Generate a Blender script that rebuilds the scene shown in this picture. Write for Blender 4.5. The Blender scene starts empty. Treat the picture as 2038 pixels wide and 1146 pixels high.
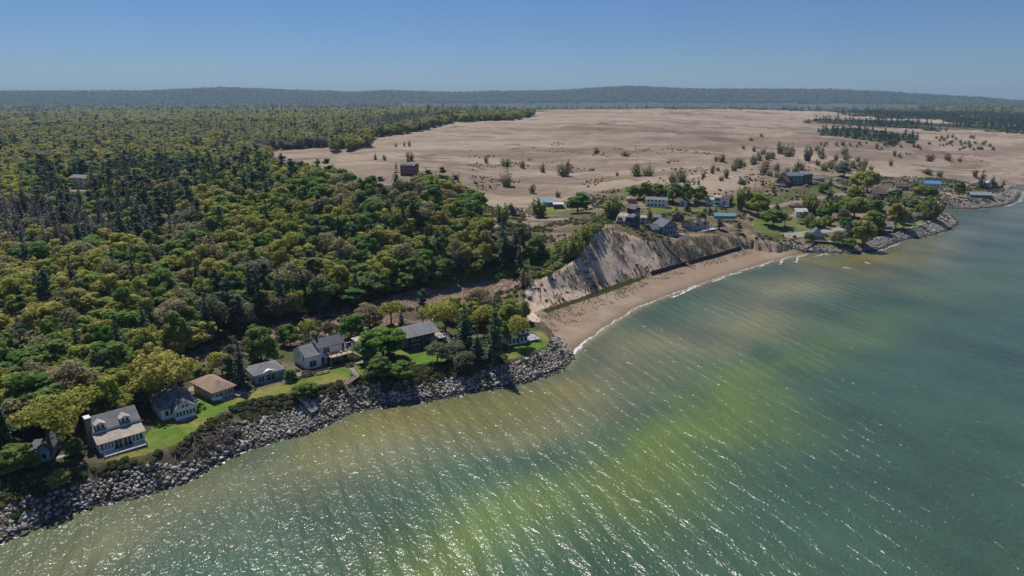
import bpy, math, random
import numpy as np
from mathutils import Vector, Matrix
S = bpy.context.scene
COL = S.collection
R = math.radians
rng = np.random.default_rng(11)
random.seed(5)

# ------------------------------------------------------------------ camera
W0, H0, F = 2038.0, 1146.0, 1359.0
CAMZ = 80.0
PITCH = math.atan((H0 / 2 - 195.0) / F)
cam = bpy.data.cameras.new('camera')
cam.sensor_width = 36.0
cam.lens = 36.0 * F / W0
cam.clip_start = 1.0
cam.clip_end = 90000.0
camo = bpy.data.objects.new('camera', cam)
COL.objects.link(camo)
camo.location = (0, 0, CAMZ)
camo.rotation_euler = (math.pi / 2 - PITCH, 0, 0)
S.camera = camo

# ------------------------------------------------------------------ sky, sun, exposure
SUN_EL, SUN_AZ = R(57), R(-28)
world = bpy.data.worlds.new('World')
S.world = world
world.use_nodes = True
wn, wl = world.node_tree.nodes, world.node_tree.links
sky = wn.new('ShaderNodeTexSky')
sky.sky_type = 'NISHITA'
sky.sun_disc = False
sky.sun_elevation = SUN_EL
sky.sun_rotation = SUN_AZ
sky.altitude = 250
sky.air_density = 1.0
sky.dust_density = 0.0
sky.ozone_density = 6.0
tint = wn.new('ShaderNodeVectorMath')
tint.operation = 'MULTIPLY'
tint.inputs[1].default_value = (.46, .58, .78)
wl.new(sky.outputs[0], tint.inputs[0])
wl.new(tint.outputs[0], wn['Background'].inputs[0])
wn['Background'].inputs[1].default_value = 0.055
sun = bpy.data.lights.new('sun', 'SUN')
sun.energy = 2.8
sun.angle = R(0.5)
sun.color = (1.0, 0.95, 0.88)
suno = bpy.data.objects.new('sun', sun)
COL.objects.link(suno)
sv = Vector((math.sin(SUN_AZ) * math.cos(SUN_EL), math.cos(SUN_AZ) * math.cos(SUN_EL), math.sin(SUN_EL)))
suno.rotation_euler = sv.to_track_quat('Z', 'Y').to_euler()
suno.location = (0, 0, 300)
S.view_settings.view_transform = 'Standard'
S.view_settings.look = 'None'
S.view_settings.gamma = 1.0
S.view_settings.exposure = 0.68
S.render.engine = 'CYCLES'
cy = S.cycles
cy.max_bounces = 6
cy.diffuse_bounces = 3
cy.glossy_bounces = 2
cy.transmission_bounces = 2
cy.transparent_max_bounces = 6
cy.volume_bounces = 0
cy.use_denoising = True

# ------------------------------------------------------------------ picture <-> place
cp, sp = math.cos(PITCH), math.sin(PITCH)

def ray(px, py):
    """direction (bearing, slope dz per horizontal metre) of a picture point"""
    a = (np.asarray(px, float) - W0 / 2) / F
    b = (H0 / 2 - np.asarray(py, float)) / F
    dy = cp + sp * b
    dz = -sp + cp * b
    hor = np.hypot(a, dy)
    return np.arctan2(a, dy), dz / hor

def P(px, py, z):
    th, sl = ray(px, py)
    r = (z - CAMZ) / np.minimum(sl, -0.004)
    return r * np.sin(th), r * np.cos(th)

def proj(x, y, z):
    dz = z - CAMZ
    d = np.maximum(y * cp - dz * sp, 0.1)
    u = y * sp + dz * cp
    return W0 / 2 + F * x / d, H0 / 2 - F * u / d, d

# ------------------------------------------------------------------ numpy noise
def _hash(i, j, s):
    n = (i * 374761393 + j * 668265263 + s * 974711) & 0x7fffffff
    n = ((n ^ (n >> 13)) * 1274126177) & 0x7fffffff
    return ((n ^ (n >> 16)) & 0xffff) / 65535.0

def vnoise(x, y, s=0):
    xi, yi = np.floor(x).astype(np.int64), np.floor(y).astype(np.int64)
    fx, fy = x - xi, y - yi
    fx, fy = fx * fx * (3 - 2 * fx), fy * fy * (3 - 2 * fy)
    a, b = _hash(xi, yi, s), _hash(xi + 1, yi, s)
    c, d = _hash(xi, yi + 1, s), _hash(xi + 1, yi + 1, s)
    return (a + (b - a) * fx) * (1 - fy) + (c + (d - c) * fx) * fy

def fbm(x, y, sc, octv=4, s=0, gain=0.5):
    v, a, t = 0, 1.0, 0
    f = 1.0 / sc
    for k in range(octv):
        v = v + a * (vnoise(x * f + 17.3 * k, y * f - 9.1 * k, s + k) - 0.5)
        t += a
        a *= gain
        f *= 2.03
    return v / t * 2

def sstep(a, b, x):
    t = np.clip((x - a) / (b - a), 0, 1)
    return t * t * (3 - 2 * t)

def inpoly(x, y, poly):
    poly = np.asarray(poly, float)
    r = np.zeros(np.shape(x), bool)
    n = len(poly)
    for i in range(n):
        x0, y0 = poly[i]
        x1, y1 = poly[(i + 1) % n]
        if y0 == y1:
            continue
        c = (y0 > y) != (y1 > y)
        r ^= c & (x < (x1 - x0) * (y - y0) / (y1 - y0) + x0)
    return r

def dline(x, y, L):
    """distance to a polyline and the z carried by its nearest point"""
    best = np.full(np.shape(x), 1e18)
    bz = np.zeros(np.shape(x))
    for i in range(len(L) - 1):
        x0, y0, z0 = L[i]
        x1, y1, z1 = L[i + 1]
        dx, dy = x1 - x0, y1 - y0
        t = np.clip(((x - x0) * dx + (y - y0) * dy) / (dx * dx + dy * dy + 1e-9), 0, 1)
        d = (x - x0 - t * dx) ** 2 + (y - y0 - t * dy) ** 2
        m = d < best
        best = np.where(m, d, best)
        bz = np.where(m, z0 + t * (z1 - z0), bz)
    return np.sqrt(best), bz

# ------------------------------------------------------------------ shore lines
def w3(L):
    return [(float(P(a, b, z)[0]), float(P(a, b, z)[1]), z) for a, b, z in L]

shore_px = [(-500, 1290), (-200, 1165), (0, 1080), (50, 1058), (100, 1033), (200, 1003), (300, 978), (360, 962), (400, 940), (450, 912), (500, 890),
            (560, 872), (610, 862), (650, 842), (700, 820), (760, 806), (850, 798), (930, 782), (1000, 770), (1060, 757), (1110, 738),
            (1133, 716), (1145, 695), (1180, 668), (1220, 640), (1270, 610), (1340, 583), (1400, 562), (1460, 542), (1520, 524),
            (1570, 511), (1600, 503), (1640, 502), (1690, 505), (1740, 500), (1790, 479), (1850, 470), (1885, 458), (1905, 445),
            (1895, 430), (1868, 419), (1880, 414), (1930, 416), (1970, 413), (2005, 407), (2022, 396), (2030, 380), (2050, 362),
            (2100, 335), (2180, 305), (2300, 276), (2500, 249)]
SH = w3([(a, b, 0.0) for a, b in shore_px])
FARC = [(7500.0, 8300.0), (9500.0, 12000.0)]
SH += [(a, b, 0.0) for a, b in FARC]
toe_px = [(-500, 1270, .7), (-200, 1150, .7), (0, 1070, .7), (50, 1048, .7), (100, 1024, .7), (200, 995, .7), (300, 970, .7), (360, 955, .7), (400, 934, .7),
          (450, 906, .7), (500, 884, .7), (560, 866, .7), (610, 857, .7), (650, 837, .7), (700, 812, .8), (760, 800, .7), (850, 793, .7),
          (930, 777, .7), (1000, 765, .7), (1060, 752, .7), (1107, 733, .7), (1126, 712, .8), (1120, 690, 1.2), (1105, 668, 1.8),
          (1085, 645, 2.2), (1062, 622, 2.8), (1110, 604, 3), (1180, 585, 3), (1230, 565, 3), (1300, 545, 3), (1360, 525, 3), (1420, 508, 3),
          (1478, 495, 3), (1530, 492, 2.4), (1600, 497, 1.5), (1640, 499, .8), (1690, 501, .8), (1738, 496, .8), (1788, 476, .8), (1850, 467, .8),
          (1880, 456, .8), (1898, 444, .8), (1888, 431, .9), (1862, 419, 1.2), (1880, 411, .9), (1930, 413, .8), (1970, 410, .8), (2001, 404, .8),
          (2014, 394, .8), (2012, 380, 1.5), (2015, 362, 2), (2060, 335, 2), (2150, 302, 2), (2280, 272, 2), (2480, 246, 2)]
TO = w3(toe_px) + [(7450.0, 8320.0, 2.0), (9450.0, 12020.0, 2.0)]
edge_px = [(-500, 1080, 6), (-200, 1020, 6), (0, 960, 6), (80, 945, 6), (130, 932, 6), (200, 922, 6), (290, 905, 6), (350, 885, 6), (395, 855, 6),
           (435, 822, 6), (480, 803, 6), (531, 790, 6), (572, 783, 6), (626, 768, 6), (690, 757, 6), (760, 752, 5.5), (842, 738, 5.2), (900, 728, 5),
           (960, 722, 5), (1020, 714, 4.6), (1060, 702, 4.6), (1085, 688, 4.6), (1092, 672, 4.4), (1080, 655, 4.2), (1055, 640, 4), (1042, 615, 5),
           (1040, 585, 7.5), (1062, 560, 10), (1100, 545, 11.5), (1150, 512, 15), (1165, 480, 20), (1190, 453, 23.5), (1240, 460, 20), (1290, 478, 15),
           (1340, 480, 12.3), (1400, 468, 11.5), (1440, 470, 9.5), (1475, 473, 8), (1510, 485, 5.5), (1545, 489, 4.5), (1600, 489, 4.6), (1650, 491, 5),
           (1700, 488, 5), (1740, 477, 5), (1800, 461, 5), (1830, 449, 5), (1862, 432, 5), (1872, 422, 4.8), (1850, 409, 4.5), (1880, 400, 4.5),
           (1940, 397, 4.6), (1982, 391, 4.6), (2000, 380, 4.6), (1992, 365, 4.6), (1985, 350, 4.2), (2015, 334, 4.2), (2080, 310, 5),
           (2200, 280, 6), (2400, 248, 6)]
def _seat_edge(L):
    """keep the bank edge at least a few metres inland, sliding each corner along its own sight line"""
    out = []
    lp = [(a, b) for a, b, _ in SH] + [(9500.0, 30000.0), (-30000.0, 30000.0), (-30000.0, -200.0), (-400.0, -200.0)]
    for a, c, z in L:
        t, sl = ray(a, c)
        r = (z - CAMZ) / sl
        for _ in range(200):
            x, y = r * math.sin(t), r * math.cos(t)
            d, _z = dline(np.array([x]), np.array([y]), SH)
            if inpoly(np.array([x]), np.array([y]), lp)[0] and d[0] > 6.5: break
            r += .5
        zz = CAMZ + sl * r
        out.append((float(r * math.sin(t)), float(r * math.cos(t)), float(max(zz, 2.2))))
    return out
ED = _seat_edge(edge_px) + [(7200.0, 8400.0, 8.0), (9100.0, 12200.0, 8.0)]
CLOSE = [(9500.0, 30000.0), (-30000.0, 30000.0), (-30000.0, -200.0), (-400.0, -200.0)]
land_poly = [(a, b) for a, b, _ in SH] + CLOSE
toe_poly = [(a, b) for a, b, _ in TO] + CLOSE
edge_poly = [(a, b) for a, b, _ in ED] + CLOSE

# ------------------------------------------------------------------ heights behind the edge
ctl = [(130, 900, 6), (300, 880, 6), (450, 790, 6), (600, 755, 6), (700, 735, 6), (830, 712, 5.5), (950, 700, 5), (1050, 685, 4.6),
       (0, 850, 7), (150, 800, 6), (350, 760, 5.5), (550, 700, 5), (620, 630, 3), (750, 640, 3.5), (900, 580, 3), (1000, 565, 3), (480, 660, 4),
       (-400, 900, 9), (-400, 600, 20),
       (1240, 445, 20.5), (1325, 462, 14), (1390, 455, 12.5), (1440, 435, 11), (1310, 410, 13), (1420, 405, 12.5), (1480, 430, 10), (1550, 430, 8.5),
       (1600, 480, 6), (1640, 482, 5), (1560, 365, 22), (1620, 358, 21), (1540, 400, 14), (1700, 380, 10), (1700, 440, 7), (1830, 370, 8),
       (1840, 430, 5), (1950, 393, 4.8), (1900, 375, 6), (1150, 430, 15), (1015, 425, 12), (1100, 410, 12.5), (1180, 400, 14), (1000, 400, 14), (1000, 375, 16),
       (1110, 500, 12), (1080, 450, 11), (1140, 470, 14),
       (1100, 340, 18), (1300, 330, 22), (1500, 335, 20), (1600, 320, 18), (1800, 310, 13), (1990, 300, 5), (1990, 340, 4), (1700, 270, 18),
       (1800, 250, 20), (1950, 270, 13), (1100, 270, 30), (900, 245, 36), (1250, 250, 36), (1100, 222, 44), (1400, 220, 42), (1650, 222, 36),
       (1900, 225, 25), (2100, 240, 8), (540, 300, 22), (650, 300, 25), (800, 300, 26), (900, 320, 24), (740, 265, 30)]
ctc = [(100, 640, 8), (300, 560, 12), (100, 480, 16), (400, 440, 20), (200, 400, 22), (600, 480, 12), (800, 500, 8), (600, 380, 25), (700, 350, 30),
       (850, 348, 30), (930, 385, 22), (940, 450, 12), (1040, 470, 9), (0, 360, 25), (400, 330, 28), (550, 322, 27), (300, 280, 21), (100, 240, 22),
       (300, 225, 22), (700, 225, 26), (-400, 260, 24), (-300, 360, 26), (-200, 480, 18), (150, 345, 24), (500, 260, 22), (650, 250, 25)]
pts = [P(a, b, z) + (z,) for a, b, z in ctl] + [P(a, b, z + 13) + (z,) for a, b, z in ctc] + [P(150, 372, 25) + (25,)]
pts = np.array(pts, float)

def uv(x, y):
    return np.arctan2(x, y), np.log(np.maximum(np.hypot(x, y), 1))
pu, pv = uv(pts[:, 0], pts[:, 1])

def rk(d2):
    return np.where(d2 > 1e-12, 0.5 * d2 * np.log(d2 + 1e-12), 0)
n = len(pts)
A = np.zeros((n + 3, n + 3))
A[:n, :n] = rk((pu[:, None] - pu) ** 2 + (pv[:, None] - pv) ** 2) + np.eye(n) * 0.0006
A[:n, n] = A[n, :n] = 1
A[:n, n + 1] = A[n + 1, :n] = pu
A[:n, n + 2] = A[n + 2, :n] = pv
wts = np.linalg.solve(A, np.concatenate([pts[:, 2], [0, 0, 0]]))

ridge_px = np.array([(-900, 178), (0, 184), (300, 183), (440, 176), (560, 180), (700, 184), (760, 181), (900, 185), (1000, 183), (1100, 181), (1260, 176),
                     (1380, 181), (1550, 180), (1650, 181), (1750, 185), (1850, 190), (1920, 194), (1955, 195), (2000, 201), (2038, 203), (2300, 206), (2900, 207)], float)
rth, rsl = ray(ridge_px[:, 0], ridge_px[:, 1])
RR = 8300.0

def height(x, y):
    """ground height of the whole place"""
    shp = np.shape(x)
    x = np.ravel(np.asarray(x, float))
    y = np.ravel(np.asarray(y, float))
    th, lr = uv(x, y)
    r = np.exp(lr)
    hi = wts[n] + wts[n + 1] * th + wts[n + 2] * lr
    for i in range(n):
        hi = hi + wts[i] * rk((th - pu[i]) ** 2 + (lr - pv[i]) ** 2)
    hi = np.clip(hi, 2.6, 46)
    # far country: low plain, inland lake, wooded ridge
    top = np.interp(th, rth, CAMZ + RR * rsl)
    far = 14 + (top - 14) * np.exp(-((r - RR) / 1150.0) ** 2) * (1 + 0.0 * th)
    far = far + fbm(x, y, 1500, 3, 40) * 22 * sstep(6700, 7600, r) * sstep(6, 60, top)
    lake = sstep(3850, 4150, r) * (1 - sstep(6500, 6800, r)) * sstep(R(-9), R(-6), th) * (1 - sstep(R(26), R(30), th))
    far = far * (1 - lake) + 5 * lake
    wf = sstep(2400, 3500, r)
    h = hi * (1 - wf) + far * wf
    dS, _ = dline(x, y, SH)
    dT, zT = dline(x, y, TO)
    dE, zE = dline(x, y, ED)
    inL, inT, inE = inpoly(x, y, land_poly), inpoly(x, y, toe_poly), inpoly(x, y, edge_poly)
    k = np.exp(-dE / (6 + 0.02 * r))
    h = zE * k + h * (1 - k)
    tt = dT / (dT + dE + 1e-6)
    tt = np.clip(tt + .10 * np.sin(tt * math.pi) * np.sign(1) * (fbm(x, y, 18, 2, 130)), 0, 1)
    hb = zT + (zE - zT) * tt
    hs = zT * (dS / (dS + dT + 1e-6))
    out = np.where(inE, h, np.where(inT, hb, np.where(inL, hs, -np.minimum(3, dS * 0.12))))
    return out.reshape(shp), inL.reshape(shp), inT.reshape(shp), inE.reshape(shp), dS.reshape(shp), dE.reshape(shp)

# ------------------------------------------------------------------ cover regions (traced, then cast on to the ground)
PX_FOREST = [(-2500, 214), (0, 214), (880, 215), (1060, 221), (1030, 226), (900, 231), (830, 246), (742, 257), (735, 272), (640, 288), (545, 298),
             (535, 308), (600, 312), (700, 328), (760, 336), (840, 330), (905, 338), (945, 365), (962, 400), (955, 436), (1000, 455), (1050, 452), (1092, 478),
             (1102, 515), (1060, 530), (1000, 540), (930, 548), (870, 568), (800, 592), (720, 602), (650, 610), (560, 628), (520, 650),
             (475, 668), (400, 690), (330, 712), (300, 750), (270, 785), (190, 825), (150, 850), (90, 880), (0, 905), (-300, 985), (-2500, 1500)]
PX_SAND = [(545, 298), (640, 288), (735, 272), (742, 257), (830, 246), (900, 231), (1030, 226), (1100, 219), (1600, 214), (2050, 213), (2600, 213), (2600, 330),
           (2060, 345), (2000, 352), (1990, 362), (1900, 352), (1780, 352), (1700, 350), (1560, 347), (1520, 372), (1480, 395), (1400, 385), (1340, 370), (1260, 372),
           (1150, 388), (1120, 400), (1060, 402), (1040, 425), (980, 440), (950, 430), (962, 400), (945, 365), (905, 338), (840, 330), (760, 336), (535, 308)]
PX_MARSH = [(300, 760), (380, 700), (480, 665), (560, 640), (700, 610), (850, 570), (930, 552), (1010, 548), (1040, 560), (1030, 600), (950, 610), (850, 640), (700, 655), (560, 690), (440, 730)]
PX_LAWN = [[(110, 935), (130, 905), (180, 880), (290, 860), (330, 830), (385, 790), (395, 765), (470, 790), (520, 775), (600, 755), (640, 775), (572, 786),
            (531, 795), (477, 808), (433, 826), (384, 866), (358, 890), (290, 908), (200, 926), (150, 935)],
           [(600, 770), (620, 742), (700, 728), (735, 722), (745, 738), (690, 757), (626, 770)],
           [(775, 722), (785, 692), (870, 685), (925, 690), (930, 715), (860, 722), (821, 726)],
           [(1000, 712), (1010, 690), (1060, 668), (1072, 650), (1090, 662), (1099, 676), (1088, 692), (1057, 705), (1020, 716)],
           [(60, 920), (110, 895), (180, 880), (170, 910), (120, 935)],
           [(1180, 415), (1080, 425), (1100, 408), (1160, 404)],
           [(1500, 430), (1560, 425), (1700, 445), (1720, 490), (1620, 492), (1590, 470), (1500, 462)],
           [(1765, 462), (1790, 440), (1880, 420), (1872, 430), (1830, 450), (1790, 464)],
           [(1280, 425), (1300, 410), (1400, 412), (1400, 422)],
           [(1890, 395), (1930, 385), (1985, 385), (1980, 396), (1930, 398)],
           [(1620, 380), (1660, 372), (1680, 385), (1640, 392)]]
PX_BANKGREEN = [(1080, 618), (1140, 598), (1180, 582), (1250, 558), (1290, 548), (1270, 560), (1200, 585), (1140, 605), (1090, 622)]
PX_FARWOOD = [[(1600, 240), (1640, 236), (1760, 238), (1850, 244), (2050, 252), (2600, 250), (2600, 300), (2050, 264), (1900, 258), (1800, 256), (1700, 250), (1610, 246)],
              [(1628, 258), (1700, 254), (1780, 262), (1830, 268), (1815, 280), (1760, 280), (1690, 272), (1632, 270)],
              [(1660, 224), (1800, 222), (2050, 214), (2600, 214), (2600, 240), (2050, 250), (1900, 246), (1870, 236), (1720, 232)],
              ]

NT, NR = 1000, 640
th = np.linspace(R(-54), R(54), NT)
# finer where the frame looks
th = np.sort(np.concatenate([np.linspace(R(-39), R(39), 840), np.linspace(R(-62), R(-39.4), 90), np.linspace(R(39.4), R(62), 90)]))
NT = len(th)
rr = np.exp(np.concatenate([np.linspace(math.log(70), math.log(1200), 600), np.linspace(math.log(1207), math.log(11500), 170)]))
NR = len(rr)
TH, RG = np.meshgrid(th, rr, indexing='ij')
GX, GY = RG * np.sin(TH), RG * np.cos(TH)
GZ, inL, inT, inE, dS, dE = height(GX, GY)
GPX, GPY, _ = proj(GX, GY, GZ)
CPX, CPY, _ = proj(GX, GY, GZ + 11)
m_forest = inpoly(CPX, CPY, PX_FOREST) & inE
m_sand = inpoly(GPX, GPY, PX_SAND) & inE & (RG > 330) & ~m_forest
m_far = (RG > 3300)
tip = inpoly(GPX, GPY, [(530, 297), (560, 289), (700, 283), (730, 332), (640, 326), (560, 316), (535, 306)]) & (RG > 560)
m_sand |= tip
m_forest &= ~tip
m_marsh = inpoly(GPX, GPY, PX_MARSH) & inE & (RG < 330)
m_forest &= ~m_marsh
m_sand |= inE & (RG > 335) & ~m_forest & (GPX < 1000) & (GPX > 480) & (GPY > 290)
m_sand |= inL & (RG > 700) & (GPX > 1988) & (GPY < 372)
m_lawn = np.zeros_like(m_sand)
for q in PX_LAWN:
    m_lawn |= inpoly(GPX, GPY, q)
m_lawn &= inE & (RG < 700)
for q in PX_FARWOOD:
    m_sand &= ~inpoly(GPX, GPY, q)
m_wood2 = np.zeros_like(m_sand)
for q in PX_FARWOOD:
    m_wood2 |= inpoly(GPX, GPY, q) & (RG > 800)
m_beach = inL & ~inT
m_bank = inT & ~inE
m_bluff = m_bank & (GPX > 1045) & (GPX < 1540) & (GPY > 440) & (GPY < 640)
# dune relief
soft = sstep(0, 1, sum(np.roll(m_sand, k, 0).astype(float) + np.roll(m_sand, k, 1) for k in range(-8, 9)) / 34.0)
dn = fbm(GX * 0.6 + GY * 0.5, GY * 0.9 - GX * 0.35, 70, 4, 3)
rid = 1 - np.abs(fbm(GX * 0.35 + GY * .2, GY, 60, 4, 9)) * 2
GZ = GZ + soft * sstep(430, 700, RG) * (dn * 5.0 + (rid - 0.6) * 6.0) * (0.3 + 0.7 * sstep(500, 1000, RG))
GZ = GZ + soft * fbm(GX, GY, 26, 3, 21) * 2.4 * sstep(400, 520, RG) * (1 - sstep(600, 900, RG)) + soft * fbm(GX, GY, 9, 3, 22) * 0.9
wb = m_bank * sstep(0.3, 5, dE) * sstep(.2, 4, dline(GX, GY, TO)[0])
GZ = GZ + wb * fbm(GX, GY, 5, 3, 31) * 0.6 + m_bluff * wb * (fbm(GX, GY, 11, 4, 32, .6) * 1.1 - .5 * np.abs(fbm(GX, GY, 16, 2, 37)))
GZ = GZ + (inE & (GPX > 1045) & (GPX < 1500) & (RG < 420)) * np.exp(-dE / 6.0) * fbm(GX, GY, 12, 3, 34) * 1.8
GZ = GZ + m_beach * sstep(3, 14, dS) * (fbm(GX, GY, 6, 3, 33) * 0.22)
GZ = GZ + (inE & ~m_sand & (RG > 250) & (RG < 900)) * fbm(GX, GY, 14, 3, 35) * 0.5

def hz(x, y):
    """bilinear height on the built sheet"""
    t, lr = uv(np.asarray(x, float), np.asarray(y, float))
    ti = np.clip(np.interp(t, th, np.arange(NT)), 0, NT - 1.001)
    ri = np.clip(np.interp(np.exp(lr), rr, np.arange(NR)), 0, NR - 1.001)
    i, j = ti.astype(int), ri.astype(int)
    a, b = ti - i, ri - j
    return (GZ[i, j] * (1 - a) * (1 - b) + GZ[i + 1, j] * a * (1 - b) + GZ[i, j + 1] * (1 - a) * b + GZ[i + 1, j + 1] * a * b)

def G(px, py):
    """where the sight line through a picture point meets the ground"""
    t, sl = ray(px, py)
    r = np.exp(np.linspace(math.log(72), math.log(9000), 3000))
    z = hz(r * math.sin(t), r * math.cos(t))
    below = np.maximum(z, 0) >= CAMZ + sl * r
    k = int(np.argmax(below)) if below.any() else len(r) - 1
    return Vector((r[k] * math.sin(t), r[k] * math.cos(t), float(z[k])))

# ------------------------------------------------------------------ materials
def lin(h):
    h = h.lstrip('#')
    c = [int(h[i:i + 2], 16) / 255 for i in (0, 2, 4)]
    return tuple((v / 12.92 if v < 0.04045 else ((v + 0.055) / 1.055) ** 2.4) for v in c)

def newmat(name):
    m = bpy.data.materials.new(name)
    m.use_nodes = True
    return m, m.node_tree.nodes, m.node_tree.links, m.node_tree.nodes['Principled BSDF']

def flat(name, col, rough=0.8, var=0.12, scale=0.6, metal=0.0, bump=0.0, stretch=None):
    m, N, L, b = newmat(name)
    tc = N.new('ShaderNodeTexCoord')
    mp = N.new('ShaderNodeMapping')
    if stretch:
        mp.inputs['Scale'].default_value = stretch
    no = N.new('ShaderNodeTexNoise')
    no.inputs['Scale'].default_value = scale
    no.inputs['Detail'].default_value = 5
    L.new(tc.outputs['Object'], mp.inputs[0])
    L.new(mp.outputs[0], no.inputs['Vector'])
    mr = N.new('ShaderNodeMapRange')
    mr.inputs['To Min'].default_value = 1 - var * 1.6
    mr.inputs['To Max'].default_value = 1 + var * 1.6
    mr.inputs['From Min'].default_value = 0.25
    mr.inputs['From Max'].default_value = 0.75
    L.new(no.outputs[0], mr.inputs[0])
    mx = N.new('ShaderNodeVectorMath')
    mx.operation = 'SCALE'
    mx.inputs[0].default_value = col[:3]
    L.new(mr.outputs[0], mx.inputs['Scale'])
    L.new(mx.outputs[0], b.inputs['Base Color'])
    b.inputs['Roughness'].default_value = rough
    b.inputs['Metallic'].default_value = metal
    if bump:
        bp = N.new('ShaderNodeBump')
        bp.inputs['Strength'].default_value = 0.6
        bp.inputs['Distance'].default_value = bump
        L.new(no.outputs[0], bp.inputs['Height'])
        L.new(bp.outputs[0], b.inputs['Normal'])
    return m

# ground: cover colour on the vertices, grain and relief from noise
gm, N, L, b = newmat('ground_cover')
at = N.new('ShaderNodeAttribute')
at.attribute_name = 'cover'
tc = N.new('ShaderNodeTexCoord')
geo = N.new('ShaderNodeNewGeometry')
n1 = N.new('ShaderNodeTexNoise'); n1.inputs['Scale'].default_value = 0.55; n1.inputs['Detail'].default_value = 8; n1.inputs['Roughness'].default_value = 0.65
n2 = N.new('ShaderNodeTexNoise'); n2.inputs['Scale'].default_value = 0.045; n2.inputs['Detail'].default_value = 6
L.new(geo.outputs['Position'], n1.inputs['Vector'])
L.new(geo.outputs['Position'], n2.inputs['Vector'])
r1 = N.new('ShaderNodeMapRange'); r1.inputs['From Min'].default_value = .3; r1.inputs['From Max'].default_value = .7; r1.inputs['To Min'].default_value = .68; r1.inputs['To Max'].default_value = 1.3
r2 = N.new('ShaderNodeMapRange'); r2.inputs['From Min'].default_value = .3; r2.inputs['From Max'].default_value = .7; r2.inputs['To Min'].default_value = .84; r2.inputs['To Max'].default_value = 1.14
L.new(n1.outputs[0], r1.inputs[0]); L.new(n2.outputs[0], r2.inputs[0])
ml = N.new('ShaderNodeMath'); ml.operation = 'MULTIPLY'; L.new(r1.outputs[0], ml.inputs[0]); L.new(r2.outputs[0], ml.inputs[1])
# grain strength carried in alpha of the cover attribute
mxg = N.new('ShaderNodeMix'); mxg.data_type = 'FLOAT'; mxg.inputs[2].default_value = 1.0
L.new(at.outputs['Alpha'], mxg.inputs[0]); L.new(ml.outputs[0], mxg.inputs[3])
vs = N.new('ShaderNodeVectorMath'); vs.operation = 'SCALE'
L.new(at.outputs['Color'], vs.inputs[0]); L.new(mxg.outputs[0], vs.inputs['Scale'])
L.new(vs.outputs[0], b.inputs['Base Color'])
b.inputs['Roughness'].default_value = 0.95
b.inputs['Specular IOR Level'].default_value = 0.15
bp = N.new('ShaderNodeBump'); bp.inputs['Strength'].default_value = 0.7; bp.inputs['Distance'].default_value = 0.35
L.new(n1.outputs[0], bp.inputs['Height']); L.new(bp.outputs[0], b.inputs['Normal'])
M_GROUND = gm

# cover colours
def mixc(c, a, w):
    return c * (1 - w[..., None]) + np.asarray(a, float)[None, None, :] * w[..., None]
sh = GX.shape
nA = fbm(GX, GY, 12, 4, 50); nB = fbm(GX, GY, 3.5, 3, 51); nC = fbm(GX, GY, 90, 3, 52)
C = np.zeros(sh + (3,)) + np.array([.125, .105, .055])            # village scrub
C = mixc(C, (.27, .205, .145), sstep(-.15, .4, nA))
C = mixc(C, (.095, .13, .035), sstep(.0, .4, fbm(GX, GY, 30, 3, 57)) * .85)
C = mixc(C, (.06, .065, .03), sstep(.1, .35, fbm(GX, GY, 5, 3, 59)) * .6)
AL = np.full(sh, 0.9)
gr = m_lawn
cl = mixc(np.zeros(sh + (3,)) + np.array([.10, .175, .022]), (.22, .20, .055), sstep(-.15, .35, nA + nC * .3) * .85)
cl = mixc(cl, (.065, .19, .014), sstep(.15, .6, fbm(GX, GY, 18, 2, 58)) * ((GPX > 700) | (GPX < 330)) * (GPX < 1110))
cl = mixc(cl, (.125, .15, .045), (GPX > 1110) * .75)
cl = mixc(cl, (.20, .18, .085), sstep(-.05, .35, fbm(GX, GY, 22, 4, 56)) * (GPX > 1110) * .9)
C = np.where(gr[..., None], cl, C)
near = (RG < 300) & inE & (GPX < 1110)
C = np.where((near & ~gr)[..., None], mixc(np.zeros(sh + (3,)) + np.array([.075, .085, .032]), (.17, .14, .085), sstep(-.1, .4, nA)), C)
cm = mixc(np.zeros(sh + (3,)) + np.array([.29, .205, .165]), (.36, .28, .235), sstep(0, .5, nB))
cm = mixc(cm, (.08, .09, .04), sstep(.15, .55, nA) * .8)
C = np.where(m_marsh[..., None], cm, C)
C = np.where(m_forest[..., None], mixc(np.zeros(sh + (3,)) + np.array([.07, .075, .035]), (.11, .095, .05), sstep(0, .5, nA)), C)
cs = mixc(np.zeros(sh + (3,)) + np.array([.365, .285, .21]), (.22, .165, .12), sstep(-.25, .35, fbm(GX * .22 + GY * .1, GY, 42, 5, 60, .6)))  # darker sand bands, deepened in the colour to stand in for ridge shading
cs = mixc(cs, (.40, .32, .245), sstep(.0, .5, fbm(GX * .3, GY, 130, 3, 61)) * .6)
low = inpoly(GPX, GPY, [(1560, 268), (1740, 276), (1640, 285), (1500, 282), (1360, 278)]) | inpoly(GPX, GPY, [(1790, 300), (1860, 298), (2000, 296), (2600, 290), (2600, 360), (1990, 320), (1960, 335), (1900, 340), (1880, 320)])
cs = mixc(cs, (.20, .12, .085), low * .75 * sstep(-.6, .3, fbm(GX * .4, GY, 40, 3, 62)))
scr = sstep(-.05, .25, fbm(GX, GY, 26, 4, 63)) * (1 - sstep(560, 800, RG)) * sstep(.0, .3, fbm(GX, GY, 80, 2, 64) + .15)
scr = np.maximum(scr, inpoly(GPX, GPY, [(1120, 400), (1150, 385), (1260, 370), (1340, 368), (1300, 395), (1240, 400), (1200, 412)]) * .9)
cs = mixc(cs, (.19, .135, .095), scr * .8)
stk = sstep(.70, .95, 1 - np.abs(fbm(GX * .16 + GY * .12, GY, 34, 4, 68, .6)) * 2.2) * sstep(-.2, .3, fbm(GX, GY, 160, 2, 69) + .1)
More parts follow.
